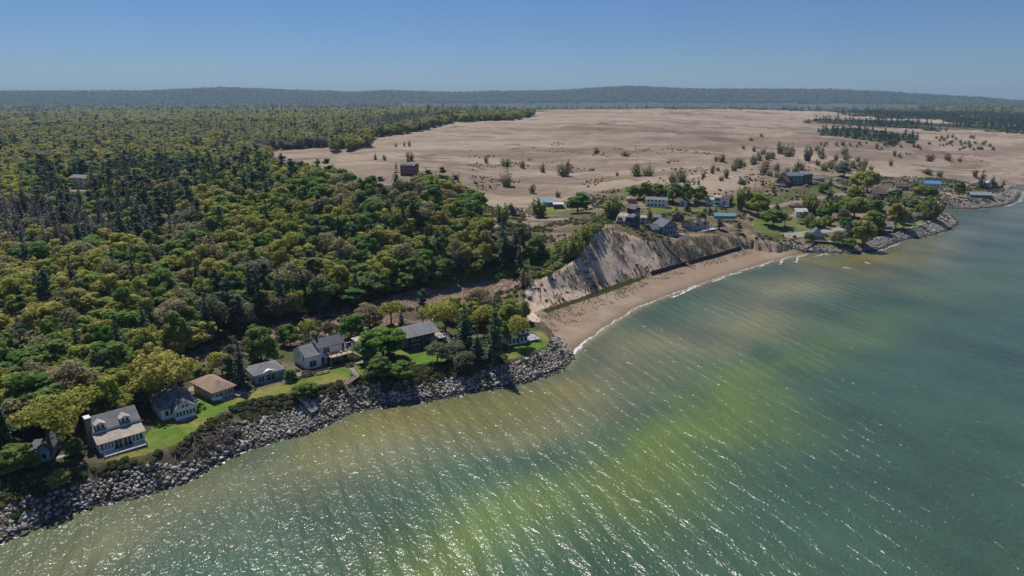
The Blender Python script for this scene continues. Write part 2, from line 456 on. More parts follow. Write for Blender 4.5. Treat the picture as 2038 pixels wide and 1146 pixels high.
cs = mixc(cs, (.17, .125, .09), stk * .75)  # dark dune streaks, their contrast raised to paint in shade along the ridges
stk2 = sstep(.1, .5, fbm(GX * .3, GY, 12, 3, 71)) * (1 - sstep(900, 1500, RG))
cs = mixc(cs, (.26, .20, .145), stk2 * .5)
C = np.where(m_sand[..., None], cs, C); AL = np.where(m_sand, .35, AL)
C = np.where(m_wood2[..., None], mixc(np.zeros(sh + (3,)) + np.array([.06, .06, .04]), (.25, .19, .13), sstep(.1, .5, fbm(GX, GY, 60, 3, 66))), C)
cb = mixc(np.zeros(sh + (3,)) + np.array([.30, .22, .155]), (.35, .27, .20), sstep(0, .5, nA))
cb = mixc(cb, (.23, .13, .075), sstep(.25, .6, fbm(GX, GY, 16, 3, 70)) * sstep(6, 15, dS) * .8)
cb = mixc(cb, (.21, .155, .10), np.exp(-(dS / 2.6) ** 2))
cb = mixc(cb, (.13, .12, .06), sstep(.1, .4, nB) * sstep(11, 20, dS) * .55)
C = np.where(m_beach[..., None], cb, C); AL = np.where(m_beach, .3, AL)
ck = mixc(np.zeros(sh + (3,)) + np.array([.10, .085, .05]), (.18, .14, .095), sstep(0, .5, nB))
ck = mixc(ck, (.33, .26, .19), (RG > 620) & (GPX > 1960) & (GPY < 378))
C = np.where(m_bank[..., None], ck, C); AL = np.where(m_bank, .9, AL)
cf = mixc(np.zeros(sh + (3,)) + np.array([.66, .505, .375]), (.42, .30, .205), sstep(.1, .7, nB + nA * .5))
veg = sstep(1230, 1380, GPX) * sstep(-.5, .1, nB + nA)
cf = mixc(cf, (.27, .21, .13), veg * .75)
cf = mixc(cf, (.055, .085, .02), inpoly(GPX, GPY, PX_BANKGREEN) * .9)
C = np.where(m_bluff[..., None], cf, C); AL = np.where(m_bluff, .8, AL)
C = np.where((inpoly(GPX, GPY, PX_BANKGREEN) & m_beach)[..., None], np.array([.06, .09, .02]), C)
cfar = mixc(np.zeros(sh + (3,)) + np.array([.055, .065, .025]), (.10, .10, .04), sstep(-.2, .5, fbm(GX, GY, 400, 4, 80)))
cfar = mixc(cfar, (.03, .045, .03), sstep(6600, 7300, RG))
C = np.where(m_far[..., None], cfar, C)
# lane and driveway soils
AL = np.where(m_forest | m_far, .9, AL)

def sheet(name, VX, faces, cols, mats):
    me = bpy.data.meshes.new(name)
    used, inv = np.unique(faces, return_inverse=True)
    v = VX[used]
    f = inv.reshape(-1, faces.shape[1])
    k = faces.shape[1]
    me.vertices.add(len(v)); me.vertices.foreach_set('co', v.astype(np.float32).ravel())
    me.loops.add(f.size); me.loops.foreach_set('vertex_index', f.astype(np.int32).ravel())
    me.polygons.add(len(f)); me.polygons.foreach_set('loop_start', (np.arange(len(f)) * k).astype(np.int32))
    me.polygons.foreach_set('use_smooth', np.ones(len(f), bool))
    me.update(calc_edges=True)
    if cols is not None:
        a = me.attributes.new('cover', 'FLOAT_COLOR', 'POINT')
        a.data.foreach_set('color', cols[used].astype(np.float32).ravel())
    me.materials.append(mats)
    o = bpy.data.objects.new(name, me)
    COL.objects.link(o)
    return o

def tag(o, label=None, cat=None, group=None, kind=None):
    if label: o['label'] = label
    if cat: o['category'] = cat
    if group: o['group'] = group
    if kind: o['kind'] = kind
    return o

VX = np.stack([GX, GY, GZ], -1).reshape(-1, 3)
CC = np.concatenate([np.clip(C, 0, 1), AL[..., None]], -1).reshape(-1, 4)
ii = np.arange(NT * NR).reshape(NT, NR)
q = np.stack([ii[:-1, :-1], ii[1:, :-1], ii[1:, 1:], ii[:-1, 1:]], -1).reshape(-1, 4)
def fc(m):
    return m[:-1, :-1].ravel()
keep = (GZ[:-1, :-1].ravel() > -1.2) | (GZ[1:, 1:].ravel() > -1.2)
cls = np.zeros(q.shape[0], int)
for k, m in enumerate([m_forest, m_sand, m_marsh, m_lawn, m_bank, m_bluff, m_beach | ~inL, m_far], 1):
    cls[fc(m)] = k
names = ['village_ground', 'forest_floor', 'sand_dunes', 'marsh', 'lawn', 'shore_bank', 'sand_bluff', 'beach', 'far_hills']
desc = ['scrubby village ground of dry grass and sand', 'dark floor of the forest', 'open pale sand dunes', 'pinkish brown dried marsh behind the cottages',
        'mown green lawn along the bank', 'brushy shore bank', 'steep sand bluff above the beach', 'sandy beach and shallows', 'distant wooded hills']
for k, nm in enumerate(names):
    f = q[(cls == k) & keep]
    if len(f):
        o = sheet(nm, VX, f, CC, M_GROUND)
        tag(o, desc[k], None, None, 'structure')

# ------------------------------------------------------------------ lake water
wth = np.linspace(R(-75), R(75), 420)
wr = np.exp(np.linspace(math.log(25), math.log(60000), 520))
WT, WR = np.meshgrid(wth, wr, indexing='ij')
WX, WY = WR * np.sin(WT), WR * np.cos(WT)
def wl_px(L):
    return w3([(a, b, 0.0) for a, b in L])
bars = [([(-300, 1330), (150, 1110), (300, 1035), (450, 975), (600, 930), (800, 880), (1000, 832), (1150, 790), (1250, 735), (1400, 660), (1550, 590), (1700, 535), (1850, 495), (2000, 440), (2150, 380)], .8, (.195, .185, .095), .85),
        ([(500, 1450), (950, 1130), (1100, 1010), (1180, 955), (1300, 870), (1400, 830), (1520, 780), (1650, 700), (1800, 620), (1950, 560), (2200, 470)], .8, (.135, .185, .042), 1.0),
        ([(660, 880), (760, 845), (900, 815), (1000, 800), (1090, 775)], .6, (.19, .165, .045), .8),
        ([(1590, 515), (1660, 525), (1740, 520), (1800, 500)], .45, (.19, .16, .045), .75)]
dWs, _ = dline(WX, WY, SH)
base = np.zeros(WX.shape + (3,)) + np.array([.048, .094, .062])
base = mixc(base, (.046, .084, .070), sstep(180, 500, WR) * sstep(0, R(25), WT))
wn1 = fbm(WX, WY, 30, 4, 90)
wx2 = WX + fbm(WX, WY, 38, 4, 91) * 16
wy2 = WY + fbm(WX, WY, 38, 4, 92) * 16
fad = [1 - .45 * sstep(230, 600, WR), 1 - .75 * sstep(R(14), R(33), WT), 1, 1]
for (Lp, wd, colr, st), fd in zip(bars, fad):
    d, _ = dline(wx2, wy2, wl_px(Lp))
    sc = (10 + WR * 0.045) * wd * (1 + wn1 * .6)
    base = mixc(base, colr, fd * st * (1 + .35 * wn1) * np.exp(-(np.abs(d) / sc) ** 1.6))
base = mixc(base, (.085, .13, .07), .3 * sstep(.0, .7, fbm(WX * .6 + WY * .5, WY - WX, 60, 4, 95)))
base = mixc(base, (.12, .13, .06), np.exp(-(dWs / 5.0) ** 2) * .75)
base = mixc(base, (.30, .24, .16), np.exp(-(dWs / 2.0) ** 2) * .9 * (inpoly(*proj(WX, WY, 0 * WX)[:2], [(1130, 400), (1130, 760), (1640, 560), (1620, 480)])))
WP = np.stack([WX, WY, np.zeros_like(WX)], -1).reshape(-1, 3)
WC = np.concatenate([base, np.ones(WX.shape + (1,))], -1).reshape(-1, 4)
ii = np.arange(WX.size).reshape(WX.shape)
qw = np.stack([ii[:-1, :-1], ii[1:, :-1], ii[1:, 1:], ii[:-1, 1:]], -1).reshape(-1, 4)
inl = inpoly(WX, WY, land_poly) & (dWs > 6)
landf = (inl[:-1, :-1] & inl[1:, :-1] & inl[1:, 1:] & inl[:-1, 1:]).ravel()
qw = qw[~landf]
wm, N, L, b = newmat('lake_water')
at = N.new('ShaderNodeAttribute'); at.attribute_name = 'cover'
geo = N.new('ShaderNodeNewGeometry')
def mapping(rot, sc):
    mp = N.new('ShaderNodeMapping'); mp.vector_type = 'TEXTURE'; mp.inputs['Rotation'].default_value = (0, 0, rot); mp.inputs['Scale'].default_value = sc
    L.new(geo.outputs['Position'], mp.inputs[0]); return mp
def noise(mp, s, det=3, ro=.5, dist=0.0):
    t = N.new('ShaderNodeTexNoise'); t.inputs['Scale'].default_value = s; t.inputs['Detail'].default_value = det; t.inputs['Roughness'].default_value = ro
    t.inputs['Distortion'].default_value = dist
    L.new(mp.outputs[0], t.inputs['Vector']); return t.outputs[0]
wr_ = R(-69)
swell = noise(mapping(wr_, (4.5, 1, 1)), 0.26, 2, .45, .6)
mid = noise(mapping(wr_ + .15, (2.2, 1, 1)), 0.7, 3, .5, .4)
rip = noise(mapping(-1.5, (1.3, 1, 1)), 1.5, 2, .5, .2)
def mth(op, a, c=None, v=None):
    m_ = N.new('ShaderNodeMath'); m_.operation = op
    L.new(a, m_.inputs[0])
    if c is not None: L.new(c, m_.inputs[1])
    if v is not None: m_.inputs[1].default_value = v
    return m_.outputs[0]
wv = N.new('ShaderNodeTexWave'); wv.wave_type = 'BANDS'; wv.bands_direction = 'Y'; wv.wave_profile = 'SIN'
wv.inputs['Scale'].default_value = .066; wv.inputs['Distortion'].default_value = 5.0; wv.inputs['Detail'].default_value = 3; wv.inputs['Detail Scale'].default_value = .5; wv.inputs['Detail Roughness'].default_value = .6
L.new(mapping(wr_, (1, 1, 1)).outputs[0], wv.inputs['Vector'])
patch = noise(mapping(wr_, (2.5, 1, 1)), .05, 2, .5)
train = mth('MULTIPLY', wv.outputs['Fac'], c=mth('MULTIPLY', patch, v=.46))
hgt = mth('ADD', mth('ADD', mth('ADD', mth('MULTIPLY', swell, v=.7), mth('MULTIPLY', mid, v=.50)), mth('MULTIPLY', rip, v=.20)), train)
bp = N.new('ShaderNodeBump'); bp.inputs['Strength'].default_value = 1.0; bp.inputs['Distance'].default_value = 0.80
L.new(hgt, bp.inputs['Height']); L.new(bp.outputs[0], b.inputs['Normal'])
big = noise(mapping(-1.1, (1.6, 1, 1)), .035, 4, .55)
mr = N.new('ShaderNodeMapRange'); mr.inputs['From Min'].default_value = .3; mr.inputs['From Max'].default_value = .7; mr.inputs['To Min'].default_value = .75; mr.inputs['To Max'].default_value = 1.25
L.new(big, mr.inputs[0])
vs = N.new('ShaderNodeVectorMath'); vs.operation = 'SCALE'; L.new(at.outputs['Color'], vs.inputs[0]); L.new(mr.outputs[0], vs.inputs['Scale'])
L.new(vs.outputs[0], b.inputs['Base Color'])
b.inputs['Roughness'].default_value = 0.25
b.inputs['IOR'].default_value = 1.33
M_WATER = wm
o = sheet('lake_water', WP, qw, WC, wm)
tag(o, 'green and tan great lake water with sandbars', None, None, 'structure')
# inland lake beyond the dunes
t2 = np.linspace(R(-12), R(34), 60); r2 = np.linspace(3800, 6850, 20)
A2, B2 = np.meshgrid(t2, r2, indexing='ij')
V2 = np.stack([B2 * np.sin(A2), B2 * np.cos(A2), np.full(A2.shape, 9.0)], -1).reshape(-1, 3)
ii = np.arange(A2.size).reshape(A2.shape)
q2 = np.stack([ii[:-1, :-1], ii[1:, :-1], ii[1:, 1:], ii[:-1, 1:]], -1).reshape(-1, 4)
o = sheet('inland_lake_water', V2, q2, np.tile([.02, .06, .08, 1], (A2.size, 1)), wm)
tag(o, 'thin strip of inland lake beyond the dunes', None, None, 'structure')

# ------------------------------------------------------------------ haze
hb = bpy.data.meshes.new('haze')
X0, X1, Y0, Y1, Z0, Z1 = -13000, 14000, -300, 16000, -4.5, 260
hb.from_pydata([(x, y, z) for z in (Z0, Z1) for x, y in ((X0, Y0), (X1, Y0), (X1, Y1), (X0, Y1))], [],
               [(3, 2, 1, 0), (4, 5, 6, 7), (0, 1, 5, 4), (1, 2, 6, 5), (2, 3, 7, 6), (3, 0, 4, 7)])
hm = bpy.data.materials.new('haze'); hm.use_nodes = True
hn = hm.node_tree.nodes; hn.clear()
ho = hn.new('ShaderNodeOutputMaterial'); hv = hn.new('ShaderNodeVolumePrincipled')
hv.inputs['Color'].default_value = (.50, .70, .92, 1); hv.inputs['Density'].default_value = 0.00008; hv.inputs['Anisotropy'].default_value = 0.1
hm.node_tree.links.new(hv.outputs[0], ho.inputs['Volume'])
hb.materials.append(hm)
hzo = bpy.data.objects.new('haze', hb); COL.objects.link(hzo)
tag(hzo, 'thin blue haze in the distance', None, None, 'stuff')
# ================================================================== vegetation
def leafmat(name, cols, trans=.6, var=.35, rough=.7, pos=True):
    """leaf colour: a spread of tones by individual, a little variety by leaf"""
    m, N, L, b = newmat(name)
    out = [x for x in N if x.type == 'OUTPUT_MATERIAL'][0]
    oi = N.new('ShaderNodeObjectInfo')
    cr = N.new('ShaderNodeValToRGB')
    el = cr.color_ramp.elements
    cr.color_ramp.interpolation = 'LINEAR'
    for k, c in enumerate(cols):
        e = el[k] if k < 2 else el.new(k / (len(cols) - 1))
        e.position = k / max(1, len(cols) - 1)
        e.color = tuple(c) + (1,)
    L.new(oi.outputs['Random'], cr.inputs[0])
    at = N.new('ShaderNodeAttribute'); at.attribute_name = 'v'
    mr = N.new('ShaderNodeMapRange'); mr.inputs['To Min'].default_value = 1 - var; mr.inputs['To Max'].default_value = 1 + var
    L.new(at.outputs['Fac'], mr.inputs[0])
    vs = N.new('ShaderNodeVectorMath'); vs.operation = 'SCALE'
    L.new(cr.outputs[0], vs.inputs[0]); L.new(mr.outputs[0], vs.inputs['Scale'])
    L.new(vs.outputs[0], b.inputs['Base Color'])
    b.inputs['Roughness'].default_value = rough
    b.inputs['Specular IOR Level'].default_value = .25
    tr = N.new('ShaderNodeBsdfTranslucent'); L.new(vs.outputs[0], tr.inputs[0])
    ms = N.new('ShaderNodeMixShader'); ms.inputs[0].default_value = trans
    L.new(b.outputs[0], ms.inputs[1]); L.new(tr.outputs[0], ms.inputs[2]); L.new(ms.outputs[0], out.inputs[0])
    return m

M_BARK = flat('bark', (.075, .06, .05), .9, .3, 2.0)
M_PALEBARK = flat('pale_bark', (.24, .21, .18), .9, .2, 2.0)
M_OAK = leafmat('oak_leaves', [(.41, .41, .085), (.47, .44, .11), (.34, .39, .075), (.44, .45, .10), (.50, .45, .14)])
M_GREEN = leafmat('green_leaves', [(.18, .31, .07), (.24, .35, .075), (.28, .36, .08), (.16, .27, .075)])
M_BRIGHT = leafmat('bright_leaves', [(.12, .32, .05), (.19, .33, .045), (.10, .27, .08)])
M_TAN = leafmat('budding_leaves', [(.37, .34, .17), (.40, .36, .20), (.34, .32, .18), (.42, .33, .19)])
M_GREYG = leafmat('greyish_leaves', [(.23, .25, .14), (.28, .27, .17), (.19, .22, .12)])
M_CON = leafmat('conifer_needles', [(.06, .115, .06), (.075, .135, .065), (.05, .095, .06), (.09, .145, .07)], .2)
M_GREYC = leafmat('bare_larch_twigs', [(.19, .165, .17), (.24, .21, .205), (.15, .135, .14)], .1)
M_WILLOW = leafmat('willow_leaves', [(.34, .37, .11), (.29, .35, .10), (.38, .37, .15)])
M_DUNEB = leafmat('dune_shrub_leaves', [(.27, .26, .12), (.22, .23, .10), (.29, .25, .15)])
M_BUSH = leafmat('bush_leaves', [(.10, .16, .045), (.14, .18, .055), (.17, .155, .08), (.21, .17, .09), (.11, .19, .05)])
M_TUFT = leafmat('dune_grass', [(.20, .165, .085), (.16, .14, .075), (.23, .18, .10)], .4)
M_REED = leafmat('dry_reeds', [(.42, .29, .23), (.48, .35, .29), (.36, .25, .19), (.40, .34, .24)], .45)
M_TWIG = leafmat('dead_twigs', [(.19, .15, .125), (.14, .11, .10)], .05)

def mesh_polys(name, V, Q, mats, v=None, mi=None, smooth=False):
    """V (n,3), Q (m,4) quads; rows whose last two indices agree are triangles"""
    me = bpy.data.meshes.new(name)
    Q = np.asarray(Q, np.int32)
    tri = Q[:, 2] == Q[:, 3]
    cnt = np.where(tri, 3, 4)
    st = np.concatenate([[0], np.cumsum(cnt)[:-1]]).astype(np.int32)
    mask = np.ones(Q.shape, bool); mask[tri, 3] = False
    loops = Q[mask]
    me.vertices.add(len(V)); me.vertices.foreach_set('co', np.asarray(V, np.float32).ravel())
    me.loops.add(len(loops)); me.loops.foreach_set('vertex_index', loops)
    me.polygons.add(len(Q)); me.polygons.foreach_set('loop_start', st)
    for m in mats: me.materials.append(m)
    if mi is not None: me.polygons.foreach_set('material_index', np.asarray(mi, np.int32))
    me.polygons.foreach_set('use_smooth', np.full(len(Q), bool(smooth)))
    me.update(calc_edges=True)
    if v is not None:
        a = me.attributes.new('v', 'FLOAT', 'POINT'); a.data.foreach_set('value', np.asarray(v, np.float32))
    return me

def quads_from(cen, nor, size, rg, asp=1.0):
    """leaf sprays: one quad each, centred, facing its normal"""
    n = len(cen)
    ref = rg.normal(size=(n, 3))
    t = np.cross(nor, ref); t /= np.linalg.norm(t, axis=1)[:, None] + 1e-9
    bt = np.cross(nor, t)
    s = size[:, None]
    jit = 1 + rg.uniform(-.35, .35, (n, 4, 1))
    c4 = np.stack([cen - t * s - bt * s * asp, cen + t * s - bt * s * asp, cen + t * s + bt * s * asp, cen - t * s + bt * s * asp], 1)
    c4 = cen[:, None] + (c4 - cen[:, None]) * jit
    V = c4.reshape(-1, 3)
    Q = np.arange(4 * n).reshape(n, 4)
    v = np.repeat(rg.uniform(0, 1, n), 4)
    return V, Q, v

def unit(rg, n):
    d = rg.normal(size=(n, 3)); return d / np.linalg.norm(d, axis=1)[:, None]

def broad_crown(seed, rad=5.0, hgt=10.2, z0=1.6, nclump=36, nleaf=105, leaf=.30, loose=0.0, low=-.7):
    rg = np.random.default_rng(seed)
    d = unit(rg, nclump * 3)
    d = d[d[:, 2] > low][:nclump]
    nclump = len(d)
    lump = 1 + rg.uniform(-.28, .18, nclump)
    cc = d * np.array([rad * .78, rad * .78, hgt * .42]) * lump[:, None] * (rg.uniform(.55, 1, nclump) ** .4)[:, None]
    cc[:, 2] += z0 + hgt * .45
    cr = rg.uniform(.22, .40, nclump) * rad
    cs, ns, ss = [], [], []
    for c, r in zip(cc, cr):
        k = int(nleaf * (r / (.31 * rad)) ** 1.6)
        dd = unit(rg, k)
        dd[:, 2] = dd[:, 2] * .8 + .15
        rad_ = rg.uniform(.72, 1.08 + loose, k)[:, None]
        p = c + dd * r * rad_ * np.array([1, 1, .78])
        nn = dd + unit(rg, k) * .5 + np.array([0, 0, .6])
        cs.append(p); ns.append(nn / np.linalg.norm(nn, axis=1)[:, None]); ss.append(rg.uniform(.6, 1.25, k) * leaf)
    V, Q, v = quads_from(np.concatenate(cs), np.concatenate(ns), np.concatenate(ss), rg)
    return V, Q, v

def tube(p0, p1, r0, r1, k=5):
    p0, p1 = np.array(p0, float), np.array(p1, float)
    a = p1 - p0; a /= np.linalg.norm(a) + 1e-9
    t = np.cross(a, [0.31, .9, .2]); t /= np.linalg.norm(t); b_ = np.cross(a, t)
    an = np.arange(k) / k * 2 * math.pi
    ring = np.cos(an)[:, None] * t + np.sin(an)[:, None] * b_
    V = np.concatenate([p0 + ring * r0, p1 + ring * r1])
    Q = [[i, (i + 1) % k, k + (i + 1) % k, k + i] for i in range(k)]
    return V, Q

def merge(parts):
    Vs, Qs, o = [], [], 0
    for V, Q in parts:
        Vs.append(V); Qs.append(np.asarray(Q) + o); o += len(V)
    return np.concatenate(Vs), np.concatenate(Qs)

def trunk_mesh(name, seed, h, rad, spread, mat, lean=0.0, nl=7, base=.34):
    rg = np.random.default_rng(seed)
    ps = []
    fork = np.array([rg.uniform(-.4, .4), rg.uniform(-.4, .4), h * .42])
    ps.append(tube((0, 0, -1.0), fork, base, base * .72, 7))
    top = fork + np.array([rg.uniform(-.6, .6), rg.uniform(-.6, .6), h * .42])
    ps.append(tube(fork, top, base * .7, base * .2, 6))
    for k in range(nl):
        a = k / nl * 6.283 + rg.uniform(-.4, .4)
        t = rg.uniform(0, .55)
        s = fork + (top - fork) * t
        e1 = s + np.array([math.cos(a), math.sin(a), .75]) * spread * .42
        e2 = e1 + np.array([math.cos(a + .4), math.sin(a + .4), .55]) * spread * .40
        ps.append(tube(s, e1, base * .42, base * .25, 5))
        ps.append(tube(e1, e2, base * .25, base * .07, 4))
        e3 = e1 + np.array([math.cos(a - .7), math.sin(a - .7), .8]) * spread * .32
        ps.append(tube(e1, e3, base * .2, base * .06, 4))
    V, Q = merge(ps)
    return mesh_polys(name, V, Q, [mat], np.full(len(V), .5))

def conifer_crown(seed, h=15.0, rad=2.9, tiers=17, z0=1.2, leaf=.33, sparse=1.0):
    rg = np.random.default_rng(seed)
    cs, ns, ss = [], [], []
    for i in range(tiers):
        t = i / (tiers - 1)
        z = z0 + (h - z0) * (t ** .92)
        rr_ = rad * (1 - t) ** .82 * rg.uniform(.78, 1.15) + .12
        nb = max(4, int(11 * (1 - t) + 4))
        for k in range(nb):
            a = rg.uniform(0, 6.283)
            L_ = rr_ * rg.uniform(.7, 1.15)
            m = max(2, int(L_ / .30 * sparse))
            u = (np.arange(m) + rg.uniform(0, 1, m)) / m
            p = np.stack([np.cos(a) * L_ * u, np.sin(a) * L_ * u, z - L_ * .32 * u + .18 * np.sin(u * 3)], 1) + rg.normal(size=(m, 3)) * .12
            nn = np.stack([np.cos(a) * .5 + rg.normal(size=m) * .35, np.sin(a) * .5 + rg.normal(size=m) * .35, np.full(m, .75)], 1)
            cs.append(p); ns.append(nn / np.linalg.norm(nn, axis=1)[:, None]); ss.append(rg.uniform(.55, 1.15, m) * leaf * (.75 + .5 * (1 - t)))
    cs.append(np.array([[0, 0, h]])); ns.append(np.array([[1., 0, 0]])); ss.append(np.array([.15]))
    return quads_from(np.concatenate(cs), np.concatenate(ns), np.concatenate(ss), rg, .8)

def pine_crown(seed, h=15.0, rad=3.6):
    """irregular white pine: separate flat plates of foliage"""
    rg = np.random.default_rng(seed)
    cs, ns, ss = [], [], []
    for i in range(26):
        t = rg.uniform(.22, 1)
        a = rg.uniform(0, 6.283)
        L_ = rad * (1.08 - t) ** .5 * rg.uniform(.45, 1.1)
        c = np.array([math.cos(a) * L_ * .7, math.sin(a) * L_ * .7, h * t])
        k = 70
        d = unit(rg, k) * rg.uniform(.2, 1, k)[:, None] ** .5
        p = c + d * np.array([L_ * .5 + .55, L_ * .5 + .55, .5])
        nn = d * .6 + unit(rg, k) * .5 + np.array([0, 0, .8])
        cs.append(p); ns.append(nn / np.linalg.norm(nn, axis=1)[:, None]); ss.append(rg.uniform(.5, 1.1, k) * .27)
    return quads_from(np.concatenate(cs), np.concatenate(ns), np.concatenate(ss), rg, .8)

def broom(seed, h=5.0, rad=2.2, nst=26, leaves=14, leaf=.17):
    """a fan of upright stems with thin leaves: cottonwood suckers and willows on the sand"""
    rg = np.random.default_rng(seed)
    st, cs = [], []
    for k in range(nst):
        a = rg.uniform(0, 6.283); o = rg.uniform(0, .55) * rad; sp_ = rg.uniform(.15, 1) * rad
        p0 = np.array([math.cos(a) * o, math.sin(a) * o, -.3])
        hh = h * rg.uniform(.45, 1.0) * (1 - .35 * sp_ / rad)
        p1 = np.array([math.cos(a) * sp_, math.sin(a) * sp_, hh])
        st.append(tube(p0, p1, .045 + .008 * h, .015, 3))
        u = rg.uniform(.25, 1.02, leaves)[:, None]
        cs.append(p0 + (p1 - p0) * u + rg.normal(size=(leaves, 3)) * .20)
    sV, sQ = merge(st)
    c = np.concatenate(cs)
    n_ = unit(rg, len(c)) + np.array([0, 0, .3]); n_ /= np.linalg.norm(n_, axis=1)[:, None]
    lV, lQ, lv = quads_from(c, n_, rg.uniform(.6, 1.3, len(c)) * leaf, rg, 1.2)
    return (sV, sQ), (lV, lQ, lv)

def lump_bush(seed, rad=1.0, n=170, leaf=.15, flat_=.8):
    rg = np.random.default_rng(seed)
    cs, ns = [], []
    for k in range(5):
        c = np.array([rg.uniform(-.5, .5) * rad, rg.uniform(-.5, .5) * rad, rg.uniform(.15, .45) * rad])
        d = unit(rg, n // 5); d[:, 2] = np.abs(d[:, 2])
        cs.append(c + d * rad * rg.uniform(.4, .62) * np.array([1, 1, flat_]))
        nn = d + unit(rg, n // 5) * .5; ns.append(nn / np.linalg.norm(nn, axis=1)[:, None])
    c = np.concatenate(cs)
    return quads_from(c, np.concatenate(ns), rg.uniform(.6, 1.3, len(c)) * leaf, rg)

def tuft(seed, h=.7, n=16, w=.05):
    rg = np.random.default_rng(seed)
    V, Q, v = [], [], []
    for k in range(n):
        a = rg.uniform(0, 6.283); o = rg.uniform(0, .35); l = rg.uniform(.5, 1) * h
        p = np.array([math.cos(a) * o, math.sin(a) * o, -.1]); d = np.array([math.cos(a) * .5, math.sin(a) * .5, 1]) * l
        s = np.array([-math.sin(a), math.cos(a), 0]) * w
        i = len(V) ; V += [p - s, p + s, p + d]; Q.append([i, i + 1, i + 2, i + 2]); v += [rg.uniform()] * 3
    return np.array(V), np.array(Q), np.array(v)

# meshes shared by every copy
def crown_set(kind, mat, n, **k):
    return [mesh_polys('%s_crown' % kind, *broad_crown(100 * n_ + hash_(kind), **k)[:2], [mat], broad_crown(100 * n_ + hash_(kind), **k)[2]) for n_ in range(n)]
def hash_(s_): return sum(ord(c) * (i + 3) for i, c in enumerate(s_)) % 977

BK = {}
def reg(kind, crowns, trunks, h, r, desc): BK[kind] = dict(c=crowns, t=trunks, h=h, r=r, d=desc)
_T = [trunk_mesh('broad_trunk', 7 + k, 11.5, 4.6, 4.4, M_BARK) for k in range(3)]
def mk_crowns(kind, mat, n, seed0, **k):
    r_ = []
    for j in range(n):
        V, Q, v = broad_crown(seed0 + j, **k)
        r_.append(mesh_polys(kind + '_crown', V, Q, [mat], v))
    return r_
reg('oak_tree', mk_crowns('oak', M_OAK, 4, 10), _T, 12.0, 5.0, 'yellow green oak')
reg('green_tree', mk_crowns('green', M_GREEN, 3, 30, rad=4.6, hgt=10.6), _T, 12.4, 4.6, 'mid green broadleaf tree')
reg('bright_tree', mk_crowns('bright', M_BRIGHT, 2, 40, rad=4.0, hgt=10.2, nclump=28), _T, 12, 4.0, 'bright green broadleaf tree')
reg('budding_tree', mk_crowns('budding', M_TAN, 3, 50, loose=.25, nleaf=80, leaf=.26), _T, 12.0, 5.0, 'tan budding oak')
reg('grey_tree', mk_crowns('grey', M_GREYG, 2, 60, loose=.3, nleaf=75, leaf=.26), _T, 12.0, 5.0, 'grey green thin tree')
reg('open_oak', mk_crowns('open', M_OAK, 3, 70, nclump=24, nleaf=70, loose=.25, leaf=.24, low=-.3, z0=3.0, hgt=9), _T, 12.0, 5.0, 'open crowned olive oak')
_CT = [mesh_polys('conifer_trunk', *merge([tube((0, 0, -1), (0.1, 0, 15.2), .24, .04, 6)]), [M_BARK], None)]
def mk_con(kind, mat, n, s0, **k):
    r_ = []
    for j in range(n):
        V, Q, v = conifer_crown(s0 + j, **k); r_.append(mesh_polys(kind + '_crown', V, Q, [mat], v))
    return r_
reg('spruce_tree', mk_con('spruce', M_CON, 3, 200), _CT, 15.0, 2.9, 'dark green spruce')
reg('bare_larch', mk_con('larch', M_GREYC, 2, 220, sparse=.8, leaf=.26, rad=3.2), _CT, 15.0, 3.2, 'grey bare larch')
_pc = []
for j in range(3):
    V, Q, v = pine_crown(240 + j); _pc.append(mesh_polys('pine_crown', V, Q, [M_CON], v))
reg('pine_tree', _pc, [trunk_mesh('pine_trunk', 77, 17, 3, 1.8, M_BARK, nl=6, base=.26)], 15.4, 3.4, 'dark irregular pine')
_wc, _wt = [], []
for j in range(3):
    (sV, sQ), (lV, lQ, lv) = broom(300 + j, h=12, rad=4.2, nst=46, leaves=34, leaf=.27)
    _wt.append(mesh_polys('willow_stems', sV, sQ, [M_PALEBARK], None)); _wc.append(mesh_polys('willow_crown', lV, lQ, [M_WILLOW], lv))
reg('willow_tree', _wc, _wt, 12.0, 4.2, 'upright yellow green willow')
_dc, _dt = [], []
for j in range(4):
    (sV, sQ), (lV, lQ, lv) = broom(330 + j, h=5, rad=2.4, nst=30, leaves=12, leaf=.15)
    _dt.append(mesh_polys('shrub_stems', sV, sQ, [M_BARK], None)); _dc.append(mesh_polys('shrub_crown', lV, lQ, [M_DUNEB], lv))
reg('dune_shrub', _dc, _dt, 5.0, 2.2, 'fan shaped shrub')
_bu = []
for j in range(4):
    V, Q, v = lump_bush(360 + j); _bu.append(mesh_polys('bush', V, Q, [M_BUSH], v))

NTREE = [0]
PLACED = []
def tree(kind, x, y, h, w=None, label=None, group=None, z=None, cat='tree'):
    """one tree: empty at its foot > trunk, crown"""
    k = BK[kind]
    NTREE[0] += 1
    e = bpy.data.objects.new(kind, None)
    COL.objects.link(e)
    if z is None: z = float(hz(x, y))
    e.location = (x, y, z - .15)
    sz = h / k['h']
    sx = (w / (2 * k['r'])) if w else sz * random.uniform(.9, 1.1)
    e.scale = (sx, sx * random.uniform(.92, 1.08), sz)
    e.rotation_euler = (0, 0, random.uniform(0, 6.28))
    e.empty_display_size = .5
    for nm, ms in (('trunk', k['t']), ('crown', k['c'])):
        o = bpy.data.objects.new(nm, random.choice(ms))
        COL.objects.link(o); o.parent = e
    tag(e, label or k['d'] + ' among its neighbours', cat, group)
    PLACED.append((x, y, (w or 2 * k['r'] * sx) / 2))
    return e

